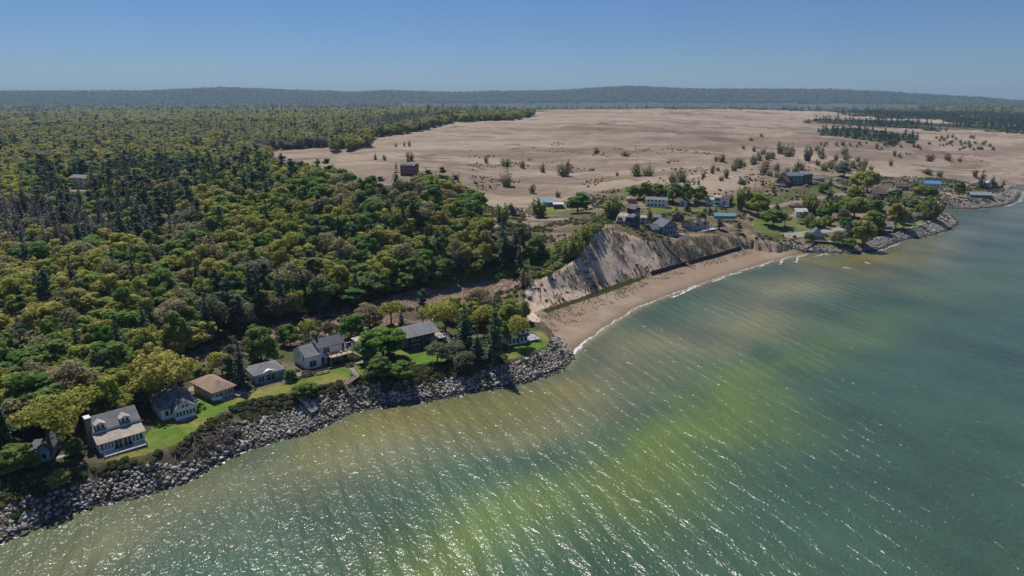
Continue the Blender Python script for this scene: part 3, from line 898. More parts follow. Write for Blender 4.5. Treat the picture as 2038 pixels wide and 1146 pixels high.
def instancer(name, coll_meshes, pts_, idx, rot, scl, label, kind='stuff'):
    """many small copies as one object"""
    c = bpy.data.collections.new(name + '_kinds')
    for k, me in enumerate(coll_meshes):
        c.objects.link(bpy.data.objects.new('%s_kind_%02d' % (name, k), me))
    me = bpy.data.meshes.new(name)
    pts_ = np.asarray(pts_, np.float32)
    me.vertices.add(len(pts_)); me.vertices.foreach_set('co', pts_.ravel())
    a = me.attributes.new('idx', 'INT', 'POINT'); a.data.foreach_set('value', np.asarray(idx, np.int32))
    a = me.attributes.new('rot', 'FLOAT_VECTOR', 'POINT'); a.data.foreach_set('vector', np.asarray(rot, np.float32).ravel())
    a = me.attributes.new('scl', 'FLOAT_VECTOR', 'POINT'); a.data.foreach_set('vector', np.asarray(scl, np.float32).ravel())
    o = bpy.data.objects.new(name, me); COL.objects.link(o)
    g = bpy.data.node_groups.new(name, 'GeometryNodeTree')
    g.interface.new_socket('Geometry', in_out='INPUT', socket_type='NodeSocketGeometry')
    g.interface.new_socket('Geometry', in_out='OUTPUT', socket_type='NodeSocketGeometry')
    N, L = g.nodes, g.links
    i, u, ip, ci = N.new('NodeGroupInput'), N.new('NodeGroupOutput'), N.new('GeometryNodeInstanceOnPoints'), N.new('GeometryNodeCollectionInfo')
    ci.inputs[0].default_value = c; ci.inputs[1].default_value = True; ci.inputs[2].default_value = True
    def na(nm, t):
        q_ = N.new('GeometryNodeInputNamedAttribute'); q_.data_type = t; q_.inputs[0].default_value = nm; return q_.outputs[0]
    L.new(i.outputs[0], ip.inputs['Points']); L.new(ci.outputs[0], ip.inputs['Instance']); ip.inputs['Pick Instance'].default_value = True
    L.new(na('idx', 'INT'), ip.inputs['Instance Index']); L.new(na('rot', 'FLOAT_VECTOR'), ip.inputs['Rotation']); L.new(na('scl', 'FLOAT_VECTOR'), ip.inputs['Scale'])
    L.new(ip.outputs[0], u.inputs[0])
    o.modifiers.new('copies', 'NODES').node_group = g
    tag(o, label, None, None, kind)
    return o

def scatter(poly_fn, cell, r0, r1, t0=-44, t1=44, seed=0, jit=.5):
    """jittered lattice over a wedge of ground, kept where poly_fn(x, y, z) holds"""
    rg = np.random.default_rng(seed)
    xs = np.arange(-r1, r1, cell); ys = np.arange(0, r1, cell)
    X, Y = np.meshgrid(xs, ys)
    X = X + rg.uniform(-jit, jit, X.shape) * cell + (np.arange(len(ys)) % 2)[:, None] * cell * .5
    Y = Y + rg.uniform(-jit, jit, Y.shape) * cell
    X, Y = X.ravel(), Y.ravel()
    r_ = np.hypot(X, Y); t_ = np.arctan2(X, Y)
    m = (r_ > r0) & (r_ < r1) & (t_ > R(t0)) & (t_ < R(t1))
    X, Y = X[m], Y[m]
    Z = hz(X, Y)
    m = poly_fn(X, Y, Z)
    return X[m], Y[m], Z[m]

# ---- open-ground trees placed one by one: kind, foot px, foot py, height px, width px, label
def tree_px(kind, px, py, hp, wp, label, group=None, cat='tree'):
    g = G(px, py)
    _, _, d = proj(g.x, g.y, g.z)
    return tree(kind, g.x, g.y, hp * d / F * 1.06, wp * d / F, label, group, cat=cat)

HAND = [
 ('green_tree', 522, 722, 80, 66, 'full mid green tree behind the blue cottage beside the marsh'),
 ('green_tree', 578, 690, 48, 44, 'small green tree behind the listed white house, at its left end'),
 ('open_oak', 615, 680, 46, 36, 'olive tree behind the white house with the raised deck'),
 ('grey_tree', 655, 672, 34, 26, 'small grey green tree at the back of the white house'),
 ('bright_tree', 762, 716, 74, 92, 'spreading bright green tree left of the dark green house'),
 ('bright_tree', 700, 672, 50, 46, 'bright green tree between the marsh and the small garage'),
 ('budding_tree', 735, 655, 52, 56, 'tan budding oak at the marsh edge above the garage'),
 ('open_oak', 780, 652, 54, 56, 'olive oak right behind the bright green spreading tree'),
 ('pine_tree', 842, 648, 72, 32, 'lone dark pine standing behind the dark green house'),
 ('spruce_tree', 800, 660, 46, 22, 'short dark spruce left of the lone pine'),
 ('open_oak', 885, 668, 70, 66, 'broad olive oak to the right of the dark green house'),
 ('oak_tree', 905, 640, 52, 60, 'yellow green oak at the marsh edge behind the lone pine'),
 ('budding_tree', 955, 632, 62, 60, 'tan budding oak at the right end of the marsh'),
 ('spruce_tree', 925, 692, 88, 50, 'tall dark spruce to the left on the rocky point'),
 ('open_oak', 965, 670, 66, 56, 'olive oak between the two tall spruces on the point'),
 ('spruce_tree', 984, 718, 118, 46, 'tallest dark spruce left of the white point cottage'),
 ('spruce_tree', 950, 722, 66, 38, 'dark spruce low in front of the two tall spruces'),
 ('oak_tree', 1012, 652, 60, 54, 'yellow oak behind the white point cottage'),
 ('open_oak', 1032, 690, 66, 46, 'olive oak reaching over the white point cottage roof'),
 ('oak_tree', 938, 655, 58, 52, 'yellow oak between the lone pine and the tall spruces'),
 ('green_tree', 995, 690, 60, 44, 'dense green tree hugging the tallest spruce'),
 ('open_oak', 858, 660, 56, 50, 'olive oak just right of the lone pine'),
 ('budding_tree', 1040, 640, 44, 34, 'small tan oak at the foot of the sand bluff'),
 ('grey_tree', 870, 722, 44, 50, 'grey green bushy tree on the lawn edge by the dark green house'),
 ('grey_tree', 905, 715, 40, 44, 'pale bushy tree at the right end of the bright lawn'),
 ('green_tree', 795, 758, 40, 56, 'green thicket tree below the spreading tree on the bank'),
 ('green_tree', 755, 752, 46, 52, 'dark green thicket tree right of the white house lawn'),
 ('grey_tree', 925, 735, 38, 48, 'thin grey tree under the tall spruces on the bank'),
 ('green_tree', 606, 792, 34, 50, 'bright shrubby tree at the head of the grey gangway'),
 ('green_tree', 578, 758, 26, 24, 'small dark ornamental tree beside the picnic table'),
 ('spruce_tree', 482, 772, 94, 44, 'tall dark spruce between the tan roofed and blue cottages'),
 ('pine_tree', 464, 764, 84, 46, 'dark pine close behind the tall spruce by the tan roofed cottage'),
 ('open_oak', 442, 748, 52, 50, 'olive oak behind the tan roofed cottage'),
 ('green_tree', 405, 752, 30, 40, 'rounded green shrub tree left of the tan roofed cottage'),
 ('open_oak', 332, 806, 104, 126, 'broad olive oak behind the white hip roofed cottage'),
 ('spruce_tree', 288, 822, 58, 30, 'short spruce between the two large cottages'),
 ('oak_tree', 222, 836, 92, 92, 'yellow oak behind the long two storey house'),
 ('open_oak', 160, 860, 92, 96, 'olive oak left of the stone chimney'),
 ('open_oak', 108, 916, 130, 118, 'tall open olive oak beside the small blue cottage'),
 ('budding_tree', 60, 868, 92, 96, 'tan budding oak at the far left behind the small blue cottage'),
 ('spruce_tree', 18, 905, 110, 60, 'dark spruce at the left edge of the picture'),
 ('green_tree', 40, 935, 56, 70, 'dark green tree in front of the spruce at the left edge'),
 ('oak_tree', 120, 965, 34, 48, 'small yellow green tree on the bank below the small blue cottage'),
 ('oak_tree', 8, 860, 84, 90, 'yellow oak above the spruce at the left edge'),
 ('green_tree', 150, 905, 36, 34, 'small green tree at the corner of the stone chimney house'),
 # village
 ('willow_tree', 1218, 434, 52, 42, 'upright willow left of the tan roofed blue house'),
 ('willow_tree', 1186, 449, 28, 22, 'thin willow at the crest of the sand bluff'),
 ('willow_tree', 1166, 486, 48, 26, 'yellow green willow on the left shoulder of the bluff'),
 ('willow_tree', 1148, 512, 58, 34, 'leaning willow low on the left shoulder of the bluff'),
 ('willow_tree', 1128, 520, 44, 30, 'small willow at the left end of the bluff'),
 ('dune_shrub', 1045, 570, 50, 30, 'bare branched tree at the foot of the bluff over the marsh'),
 ('willow_tree', 1072, 432, 44, 34, 'willow in front of the blue roofed cottage'),
 ('green_tree', 1150, 424, 40, 48, 'spreading green tree on the lane by the small blue grey house'),
 ('willow_tree', 1000, 446, 50, 34, 'thin willow left of the dark pointed cottage'),
 ('willow_tree', 962, 440, 40, 24, 'thin willow at the edge of the forest beside the dune'),
 ('green_tree', 1262, 396, 28, 30, 'dark green tree at the left end of the village grove'),
 ('green_tree', 1285, 396, 34, 34, 'green tree in the village grove left of centre'),
 ('green_tree', 1312, 400, 36, 36, 'green tree behind the white two storey house'),
 ('green_tree', 1338, 404, 40, 34, 'green tree in the middle of the village grove'),
 ('green_tree', 1362, 406, 42, 36, 'tall green tree right of the middle of the village grove'),
 ('green_tree', 1388, 404, 34, 36, 'green tree at the right end of the village grove'),
 ('spruce_tree', 1368, 420, 28, 18, 'dark spruce in front of the village grove'),
 ('spruce_tree', 1292, 440, 28, 17, 'dark spruce between the black house and the blue grey gable house'),
 ('spruce_tree', 1346, 424, 14, 10, 'small spruce behind the brown gambrel cabin'),
 ('spruce_tree', 1412, 428, 20, 12, 'left one of two small spruces above the teal roofed house'),
 ('spruce_tree', 1424, 428, 17, 11, 'right one of two small spruces above the teal roofed house'),
 ('green_tree', 1395, 440, 20, 24, 'rounded green tree behind the dormered cottage'),
 ('pine_tree', 1432, 457, 22, 24, 'dark pine at the left end of the white fence'),
 ('pine_tree', 1470, 465, 22, 18, 'dark pine at the right end of the white fence'),
 ('willow_tree', 1450, 405, 24, 20, 'willow right of the white twin house'),
 ('willow_tree', 1472, 418, 56, 20, 'slender tall tree right of the white twin house'),
 ('willow_tree', 1487, 412, 48, 32, 'upright willow beside the slender tall tree'),
 ('oak_tree', 1508, 428, 44, 44, 'rounded yellow green tree above the village lawn'),
 ('green_tree', 1538, 450, 36, 46, 'wide low green tree on the village lawn'),
 ('open_oak', 1562, 450, 22, 24, 'small open tree right of the wide low green tree'),
 ('spruce_tree', 1545, 423, 20, 26, 'dark rounded conifer left of the red brown cabin'),
 ('pine_tree', 1600, 446, 24, 28, 'dark pine in front of the white roofed shed'),
 ('willow_tree', 1612, 420, 42, 40, 'yellow green willow right of the red brown cabin'),
 ('willow_tree', 1645, 432, 40, 34, 'yellow willow in the middle of the village'),
 ('willow_tree', 1622, 462, 34, 26, 'thin willow above the stilted boathouse'),
 ('spruce_tree', 1650, 404, 30, 30, 'dark spruce on the slope below the large blue grey house'),
 ('green_tree', 1638, 382, 18, 22, 'dark green tree below the low grey house'),
 ('spruce_tree', 1652, 370, 17, 13, 'small cone shaped spruce beside the camper'),
 ('spruce_tree', 1518, 368, 11, 9, 'small dark conifer left of the brown chalet'),
 ('spruce_tree', 1690, 470, 38, 34, 'large dark conifer above the stilted boathouse'),
 ('oak_tree', 1715, 490, 56, 44, 'yellow green tree on the shore behind the riprap'),
 ('grey_tree', 1668, 488, 30, 36, 'grey thin tree right of the stilted boathouse'),
 ('green_tree', 1688, 496, 22, 30, 'low dark green tree behind the riprap'),
 ('oak_tree', 1700, 436, 46, 50, 'olive tree in the village grove by the dark roofed house'),
 ('oak_tree', 1725, 382, 44, 44, 'broad yellow green tree at the top of the village, right one'),
 ('oak_tree', 1704, 376, 36, 36, 'yellow green tree at the top of the village, left one'),
 ('oak_tree', 1700, 402, 34, 36, 'yellow green tree below the small dark shed'),
 ('bright_tree', 1744, 420, 24, 26, 'bright green tree below the dark roofed house'),
 ('bright_tree', 1772, 408, 18, 20, 'small bright round tree right of the dark roofed house'),
 ('green_tree', 1738, 462, 44, 46, 'green tree behind the dark shore cottage'),
 ('green_tree', 1680, 430, 36, 34, 'dark green tree in the middle of the village grove'),
 ('spruce_tree', 1662, 420, 30, 24, 'dark spruce in the middle of the village grove'),
 ('oak_tree', 1782, 456, 54, 36, 'tall yellow green tree right of the dark shore cottage'),
 ('willow_tree', 1850, 436, 50, 42, 'yellow willow above the brown roofed shore cottage'),
 ('green_tree', 1818, 420, 24, 24, 'dark rounded tree left of the yellow willow'),
 ('spruce_tree', 1838, 422, 26, 24, 'dark conifer behind the yellow willow'),
 ('green_tree', 1908, 392, 32, 18, 'narrow green poplar beside the sandy lane'),
 ('spruce_tree', 1952, 374, 34, 24, 'dark spruce beside the white pointed house at the point'),
 ('spruce_tree', 1974, 374, 24, 22, 'smaller dark spruce right of the white pointed house'),
 ('pine_tree', 1996, 374, 14, 12, 'small wind bent pine at the tip of the point'),
 ('pine_tree', 1680, 352, 26, 40, 'dark pine clump at the foot of the dune above the camper'),
 ('green_tree', 1780, 392, 16, 26, 'dark tree in front of the small grey village house'),
]
for hk in HAND:
    tree_px(*hk)

_vr = random.Random(8)
_vn = 0
while _vn < 26:
    a, b_ = _vr.uniform(1600, 1870), _vr.uniform(372, 486)
    if b_ > 486 - (a - 1600) * .17 or b_ < 430 - (a - 1600) * .22: continue
    side_ = 'upper' if b_ < 410 else 'lower'
    half_ = 'left' if a < 1700 else 'middle' if a < 1780 else 'right'
    kd_ = _vr.choice(['willow_tree', 'willow_tree', 'oak_tree', 'bright_tree', 'grey_tree'])
    lb = 'pale %s between the village houses, %s %s part of the grove' % ({'willow_tree': 'upright willow', 'oak_tree': 'yellow green tree', 'bright_tree': 'bright green tree', 'grey_tree': 'grey green tree'}[kd_], side_, half_)
    tree_px(kd_, a, b_, _vr.uniform(20, 34), _vr.uniform(18, 30), lb, 'village grove: ' + lb)
    _vn += 1
# shrubs standing on the dunes
DS = [(815, 320, 20, 22), (1187, 305, 15, 16), (1244, 311, 12, 24), (1005, 331, 18, 26), (1040, 334, 17, 14), (1080, 343, 22, 14), (1124, 350, 34, 38),
      (1008, 370, 34, 26), (1060, 384, 22, 18), (747, 318, 14, 8), (765, 318, 12, 10), (788, 292, 9, 6), (805, 291, 11, 6), (815, 291, 13, 7), (967, 323, 14, 12),
      (1228, 350, 10, 8), (1267, 350, 30, 28), (1290, 350, 24, 26), (1355, 360, 26, 26), (1338, 362, 22, 20), (1445, 355, 26, 13), (1470, 334, 24, 26), (1400, 352, 12, 10), (1418, 345, 22, 12),
      (1495, 280, 8, 10), (1515, 272, 8, 10), (1500, 301, 12, 9), (1552, 305, 26, 20), (1570, 312, 28, 28), (1607, 320, 36, 20), (1633, 310, 20, 18), (1510, 318, 18, 18), (1535, 316, 18, 18),
      (1590, 335, 18, 24), (1520, 345, 24, 24), (1545, 340, 18, 20), (1640, 340, 22, 20), (1655, 332, 18, 18), (1680, 342, 30, 30), (1560, 357, 22, 24), (1700, 336, 14, 16), (1733, 340, 14, 12),
      (1780, 310, 14, 8), (1790, 312, 10, 7), (1772, 330, 14, 10), (1850, 320, 16, 20), (1885, 318, 16, 16), (1910, 322, 10, 12), (1845, 345, 12, 26), (1870, 352, 14, 14), (1745, 296, 16, 8),
      (1940, 352, 18, 12), (1345, 218, 5, 4), (1160, 395, 18, 14), (1110, 392, 16, 12), (1180, 340, 7, 8), (1330, 325, 6, 8)]
DLM = [(780, 305, 'on the sand behind the dark red house'), (1010, 330, 'on the sand at the top of the forest corner'), (1010, 372, 'on the sand above the pointed cottage'), (1120, 345, 'in the middle of the near dunes'), (1220, 305, 'far out on the open dunes'),
       (1280, 350, 'on the sand above the village grove'), (1370, 350, 'on the sand above the white twin house'), (1460, 345, 'left of the slope below the chalet'), (1540, 310, 'on the dune far behind the chalet'), (1540, 345, 'on the dune just behind the chalet'), (1620, 320, 'on the dune behind the blue grey house'),
       (1680, 340, 'on the sand behind the camper'), (1750, 300, 'below the dark far woods'), (1790, 320, 'on the sand behind the village trees'), (1860, 330, 'on the sand behind the blue roofed house'), (1920, 285, 'on the hummocky dune at the far right'), (1500, 280, 'far away at the left end of the dark woods')]
def dshrub(a, b_, h_, w_):
    w2 = min(DLM, key=lambda q_: (q_[0] - a) ** 2 + 3 * (q_[1] - b_) ** 2)[2]
    lb = ('tall ' if h_ > 24 else 'low ' if h_ < 12 else 'middling ') + ('spreading ' if w_ > h_ * 1.05 else 'narrow ' if w_ < h_ * .75 else '') + 'shrub ' + w2
    tree_px('dune_shrub', a, b_, h_, w_, lb, 'dune shrubs: ' + lb, 'shrub')
for a, b_, h_, w_ in DS:
    dshrub(a, b_, h_, w_)
rg = np.random.default_rng(4)
for poly, nn in (([(1400, 300), (1560, 290), (1740, 315), (1720, 350), (1600, 345), (1530, 370), (1440, 370)], 46), ([(1850, 268), (1960, 275), (1990, 300), (1900, 300), (1860, 290)], 40), ([(1620, 285), (1850, 285), (1850, 300), (1650, 295)], 22)):
    pp = np.array(poly); k = 0
    while k < nn:
        a, b_ = rg.uniform(pp[:, 0].min(), pp[:, 0].max()), rg.uniform(pp[:, 1].min(), pp[:, 1].max())
        if inpoly(np.array([a]), np.array([b_]), poly)[0]:
            s_ = rg.uniform(.5, 1) * (18 if b_ > 300 else 9)
            dshrub(a, b_, s_, s_ * rg.uniform(.7, 1.2)); k += 1

# ---- the forest
PX_FOOT = [(-9000, 100), (9000, 100), (1300, 300), (1105, 500), (1092, 520), (1060, 536), (1000, 544), (930, 552), (870, 572), (800, 598), (720, 612), (640, 626), (560, 640), (520, 664), (475, 690),
           (420, 708), (385, 735), (300, 790), (270, 812), (240, 835), (190, 860), (150, 880), (95, 915), (0, 935), (-300, 1000), (-9000, 2500)]
PL = np.array(PLACED)
CLEAR = [(128, 372, 30), (185, 376, 22), (795, 350, 14), (822, 352, 12)]
CLW = [(G(a, b_).x, G(a, b_).y, r_) for a, b_, r_ in CLEAR]
VIEWS = [((128, 176, 338, 374), 420), ((797, 826, 324, 343), 330)]
def sight(X, Y, Z):
    """trees whose tops would rise in front of the two houses in the clearings"""
    m = np.ones(len(X), bool)
    for (a0, a1, b0, b1), rmin in VIEWS:
        rh = float(np.hypot(*np.array(G((a0 + a1) / 2, b1))[:2]))
        for dz in (6, 11, 15):
            a, b_, _ = proj(X, Y, Z + dz)
            m &= ~((a > a0 - 5) & (a < a1 + 5) & (b_ > b0) & (b_ < b1) & (np.hypot(X, Y) < rh + 12))
    return m
def in_forest(X, Y, Z):
    a, b_, _ = proj(X, Y, Z + 11)
    m = inpoly(a, b_, PX_FOREST)
    a2, b2, _ = proj(X, Y, Z)
    m &= ~(inpoly(a2, b2, PX_MARSH) & (np.hypot(X, Y) < 330))
    _, _, inE_ = None, None, inpoly(X, Y, edge_poly)
    m &= inE_
    m &= inpoly(a2, b2, PX_FOOT)
    m &= sight(X, Y, Z)
    a3, b3, _ = proj(X, Y, Z + 16)
    m &= ~((a3 > 500) & (a3 < 980) & (np.hypot(X, Y) < 735) & ~inpoly(a3, b3, PX_FOREST))
    m &= ~((a3 > 530) & (a3 < 660) & (b3 < 303) & (np.hypot(X, Y) < 800))
    for q_ in PX_LAWN[:5]:
        m &= ~inpoly(a2, b2, q_)
    for cx, cy_, cr in CLW:
        m &= (X - cx) ** 2 + (Y - cy_) ** 2 > (cr * .35) ** 2
    return m
FX, FY, FZ = scatter(in_forest, 5.1, 120, 620, -47, 30, 1)
# keep off the houses and hand-placed trees
HOUSEPTS = [(245, 880), (240, 860), (360, 820), (430, 785), (535, 750), (640, 715), (600, 720), (830, 685), (1035, 680), (80, 910), (730, 695), (215, 850), (280, 845), (390, 780)]
HW = [G(a, b_) for a, b_ in HOUSEPTS]
m = np.ones(len(FX), bool)
for g_ in HW: m &= (FX - g_.x) ** 2 + (FY - g_.y) ** 2 > 9.5 ** 2
for x_, y_, r_ in PLACED: m &= (FX - x_) ** 2 + (FY - y_) ** 2 > (r_ * .75) ** 2
FX, FY, FZ = FX[m], FY[m], FZ[m]
fpx, fpy, _ = proj(FX, FY, FZ + 8)
rg = np.random.default_rng(9)
# which kind stands where, by stands traced from the picture
stand = fbm(FX, FY, 55, 3, 200)
larch = inpoly(fpx, fpy, [(0, 410), (90, 395), (180, 440), (330, 420), (400, 430), (330, 470), (180, 480), (100, 500), (0, 480)])
spru = inpoly(fpx, fpy, [(60, 330), (180, 340), (300, 320), (430, 340), (500, 350), (560, 370), (520, 400), (380, 380), (330, 430), (200, 440), (110, 420), (80, 380)]) | \
    inpoly(fpx, fpy, [(960, 460), (1090, 470), (1095, 500), (1040, 530), (980, 520)]) | inpoly(fpx, fpy, [(380, 560), (700, 560), (780, 600), (600, 630), (430, 660), (380, 620)])
kinds = ['oak_tree', 'green_tree', 'bright_tree', 'budding_tree', 'grey_tree', 'open_oak', 'spruce_tree', 'pine_tree', 'bare_larch']
def pick(n_, X, Y, A_, B_, st, lm, sm):
    nearedge = inpoly(A_, B_, [(500, 600), (700, 520), (1000, 500), (1100, 540), (860, 600), (560, 660), (380, 700), (300, 700)])
    k = np.zeros(n_, int)
    u = rg.uniform(0, 1, n_)
    rr_ = np.hypot(X, Y)
    for i in range(n_):
        if lm[i]: w_ = [.05, .05, .02, .05, .1, 0, .18, .05, .5]
        elif sm[i]: w_ = [.1, .16, .08, .06, .04, 0, .38, .18, 0]
        elif nearedge[i]: w_ = [.18, .32, .20, .07, .06, .04, .10, .03, 0]
        elif st[i] > .22: w_ = [.25, .30, .12, .17, .06, .05, .03, .02, 0]
        elif st[i] > -.1: w_ = [.5, .20, .07, .07, .04, .05, .05, .04, 0]
        else: w_ = [.54, .16, .04, .09, .03, .0, .07, .07, 0]
        c_ = np.cumsum(w_) / sum(w_)
        k[i] = int(np.searchsorted(c_, u[i]))
    return k
fk = pick(len(FX), FX, FY, fpx, fpy, stand, larch, spru)
frr = np.hypot(FX, FY)
vis = (fpx > -30) & (fpx < 2070)
order = np.argsort(frr + np.where(vis, 0, 1e5))
solo = np.zeros(len(FX), bool)
cb = cn = 0
LAB = {'oak_tree': 'rounded yellow green oak', 'green_tree': 'mid green broadleaf tree', 'bright_tree': 'bright green broadleaf tree', 'budding_tree': 'tan brown budding tree',
       'grey_tree': 'grey green thin leaved tree', 'open_oak': 'open olive oak', 'spruce_tree': 'dark pointed spruce', 'pine_tree': 'dark ragged pine', 'bare_larch': 'bare grey larch'}
LM = [(245, 740, 'behind the long two storey house'), (60, 760, 'above the small blue cottage'), (420, 650, 'above the tan roofed cottage'), (550, 590, 'where the marsh begins behind the white house'),
      (800, 560, 'at the marsh edge behind the lone pine'), (960, 520, 'at the forest foot left of the sand bluff'), (800, 420, 'on the slope below the dark red house'), (150, 500, 'below the forest clearing with the white house'),
      (400, 520, 'on the left middle slope of the forest'), (600, 450, 'in the heart of the near forest'), (620, 350, 'on the crest before the dunes'), (930, 420, 'at the forest corner beside the pointed cottage'), (300, 630, 'on the low ground left of the marsh')]
def near_lm(x_, y_): return min(LM, key=lambda q_: (q_[0] - x_) ** 2 + 2 * (q_[1] - y_) ** 2)[2]
zones = [('at the marsh edge of the forest', [(250, 640), (560, 600), (1000, 500), (1100, 560), (560, 700), (250, 800)]),
         ('in the forest left above the cottages', [(-60, 560), (260, 560), (260, 1000), (-60, 1000)]),
         ('in the middle of the near forest', [(-60, 300), (2000, 300), (2000, 720), (-60, 720)])]
def wz(x_, y_):
    for z_, pl in zones:
        if inpoly(np.array([x_]), np.array([y_]), pl)[0]: return z_
    return 'in the dense forest'
for i in order:
    con = fk[i] >= 6
    if not vis[i]: continue
    if con and cn < 110: cn += 1
    elif not con and cb < 250: cb += 1
    else: continue
    solo[i] = True
    kd = kinds[fk[i]]
    hh = (rg.uniform(8, 15) if not con else rg.uniform(11, 20))
    ww = None if con else rg.uniform(6, 14)
    adj = ('short ' if hh < (13 if con else 10.8) else 'tall ' if hh > (16 if con else 12.8) else 'middling ') + ('' if con else 'broad ' if ww > 10.5 else 'slim ' if ww < 8.8 else '')
    lb = adj + '%s %s' % (LAB[kd], near_lm(fpx[i], fpy[i]))
    tree(kd, float(FX[i]), float(FY[i]), hh, ww, lb, 'forest trees: ' + lb, float(FZ[i]))
rest = ~solo
allc = []; base_i = {}
for kd in kinds:
    base_i[kd] = (len(allc), len(BK[kd]['c'])); allc += BK[kd]['c']
def inst_forest(name, X, Y, Z, K, label, hs=(8.0, 15), sc=1.0):
    n_ = len(X)
    idx = np.zeros(n_, int); scl = np.zeros((n_, 3)); rot = np.zeros((n_, 3))
    rot[:, 2] = rg.uniform(0, 6.28, n_)
    rot[:, 0] = rg.normal(0, .04, n_)
    for j, kd in enumerate(kinds):
        m_ = K == j
        b0, nn = base_i[kd]
        idx[m_] = b0 + rg.integers(0, nn, m_.sum())
        h_ = rg.uniform(*((11, 20) if j >= 6 else hs), m_.sum()) / BK[kd]['h']
        w_ = (rg.uniform(6, 14, m_.sum()) / (2 * BK[kd]['r'])) if j < 6 else h_ * rg.uniform(.8, 1.2, m_.sum())
        scl[m_] = np.stack([w_ * sc, w_ * sc * rg.uniform(.9, 1.1, m_.sum()), h_ * (sc ** .5)], 1)
    instancer(name, allc, np.stack([X, Y, Z - .3], 1), idx, rot, scl, label)
inst_forest('forest', FX[rest], FY[rest], FZ[rest], fk[rest], 'mixed forest behind the nearest trees')
# farther forest
def far_set(cell, r0, r1, seed, name, label, sc, conif=.07):
    X, Y, Z = scatter(in_forest, cell, r0, r1, -44, 40, seed)
    a_, b_, _ = proj(X, Y, Z + 8)
    n_ = len(X)
    u = rg.uniform(0, 1, n_)
    cl_ = fbm(X, Y, 120, 3, 210)
    pc = np.clip(conif + (cl_ > .25) * .16 * (b_ > 280), 0, .8)
    K = np.where(u < pc, np.where(rg.uniform(0, 1, n_) < .7, 6, 7), np.array([0, 0, 0, 0, 3, 3, 4, 1, 5])[rg.integers(0, 9, n_)])
    lm = inpoly(a_, b_, [(500, 296), (640, 284), (740, 256), (900, 228), (1060, 221), (880, 222), (740, 240), (690, 262), (600, 280), (520, 285)])
    K = np.where(lm, np.where(u < .25, 6, 4), K)
    inst_forest(name, X, Y, Z, K, label, sc=sc)
far_set(7.4, 620, 1500, 2, 'farther_forest', 'hazy yellow green forest stretching back', 1.05, .10)
far_set(13.5, 1500, 3500, 3, 'distant_forest', 'pale olive forest flat toward the horizon', 1.8, .05)
def hills(X, Y, Z):
    r_ = np.hypot(X, Y)
    t_ = np.arctan2(X, Y)
    lake = (r_ > 3900) & (r_ < 6750) & (t_ > R(-9)) & (t_ < R(30))
    return ~lake & inpoly(X, Y, edge_poly)
X, Y, Z = scatter(hills, 42, 3500, 9900, -42, 42, 5)
K = np.where(rg.uniform(0, 1, len(X)) < .35, 6, np.array([0, 1, 4, 3])[rg.integers(0, 4, len(X))])
K = np.where(np.hypot(X, Y) > 5900, np.where(rg.uniform(0, 1, len(X)) < .3, 6, 1), K)
inst_forest('far_hill_woods', X, Y, Z - 3, K, 'blue green woods over the distant hills', sc=4.0)
# dark woods on the far right of the dunes
def fw(X, Y, Z):
    a_, b_, _ = proj(X, Y, Z + 4)
    m_ = np.zeros(len(X), bool)
    for q_ in PX_FARWOOD: m_ |= inpoly(a_, b_, q_)
    return m_ & (fbm(X * .5, Y, 60, 3, 66) < -.03)
X, Y, Z = scatter(fw, 10, 820, 3400, 8, 46, 6)
K = np.where(rg.uniform(0, 1, len(X)) < .5, 7, np.where(rg.uniform(0, 1, len(X)) < .5, 4, 1))
inst_forest('dune_woods', X, Y, Z - 4, K, 'dark green pine woods at the far edge of the dunes', sc=1.0, hs=(7, 11))

# ---- low growth as stuff
def blob(X, Y, Z, name, meshes, s0, s1, label, zs=1.0, sink=.0):
    n_ = len(X)
    rot = np.zeros((n_, 3)); rot[:, 2] = rg.uniform(0, 6.28, n_)
    s_ = rg.uniform(s0, s1, n_)
    instancer(name, meshes, np.stack([X, Y, Z - sink], 1), rg.integers(0, len(meshes), n_), rot, np.stack([s_, s_, s_ * zs], 1), label)
def pxp(polys, extra=None):
    def f(X, Y, Z):
        a_, b_, _ = proj(X, Y, Z); m_ = np.zeros(len(X), bool)
        for q_ in polys: m_ |= inpoly(a_, b_, q_)
        return m_ & (extra(X, Y) if extra else True)
    return f
BRUSH = [[(0, 960), (80, 935), (110, 925), (150, 932), (200, 924), (290, 906), (350, 886), (395, 855), (432, 824), (480, 803), (531, 790), (572, 783), (600, 790), (560, 826), (480, 845), (430, 846), (400, 870), (345, 905), (300, 922), (210, 950), (157, 958), (100, 990), (30, 995), (0, 1015)],
         [(590, 775), (640, 765), (690, 757), (760, 740), (842, 726), (900, 722), (930, 716), (1000, 716), (1020, 722), (976, 731), (942, 748), (879, 755), (842, 760), (800, 762), (727, 764), (680, 775), (640, 795), (600, 800)],
         [(740, 722), (775, 712), (830, 722), (760, 752), (720, 745)], [(850, 690), (1000, 670), (1010, 715), (900, 720)]]
bmm = lambda X, Y: fbm(X, Y, 4, 2, 300) > -.35
X, Y, Z = scatter(pxp(BRUSH, bmm), .95, 100, 260, -42, 5, 7)
blob(X, Y, Z, 'bank_brush', _bu, .6, 1.25, 'low green and brown brush covering the shore bank', .8, .1)
def undg(X, Y, Z):
    a_, b_, _ = proj(X, Y, Z)
    return inpoly(X, Y, edge_poly) & (a_ < 1045) & ~np.any([inpoly(a_, b_, q_) for q_ in PX_LAWN], axis=0) & ~inpoly(a_, b_, PX_MARSH) & (fbm(X, Y, 9, 3, 301) > -.1) & np.all([(X - g_.x) ** 2 + (Y - g_.y) ** 2 > 64 for g_ in HW], axis=0)
X, Y, Z = scatter(undg, 2.6, 120, 430, -42, 5, 8)
blob(X, Y, Z, 'forest_undergrowth', _bu, .8, 2.0, 'dark undergrowth beneath the trees', .7, .2)
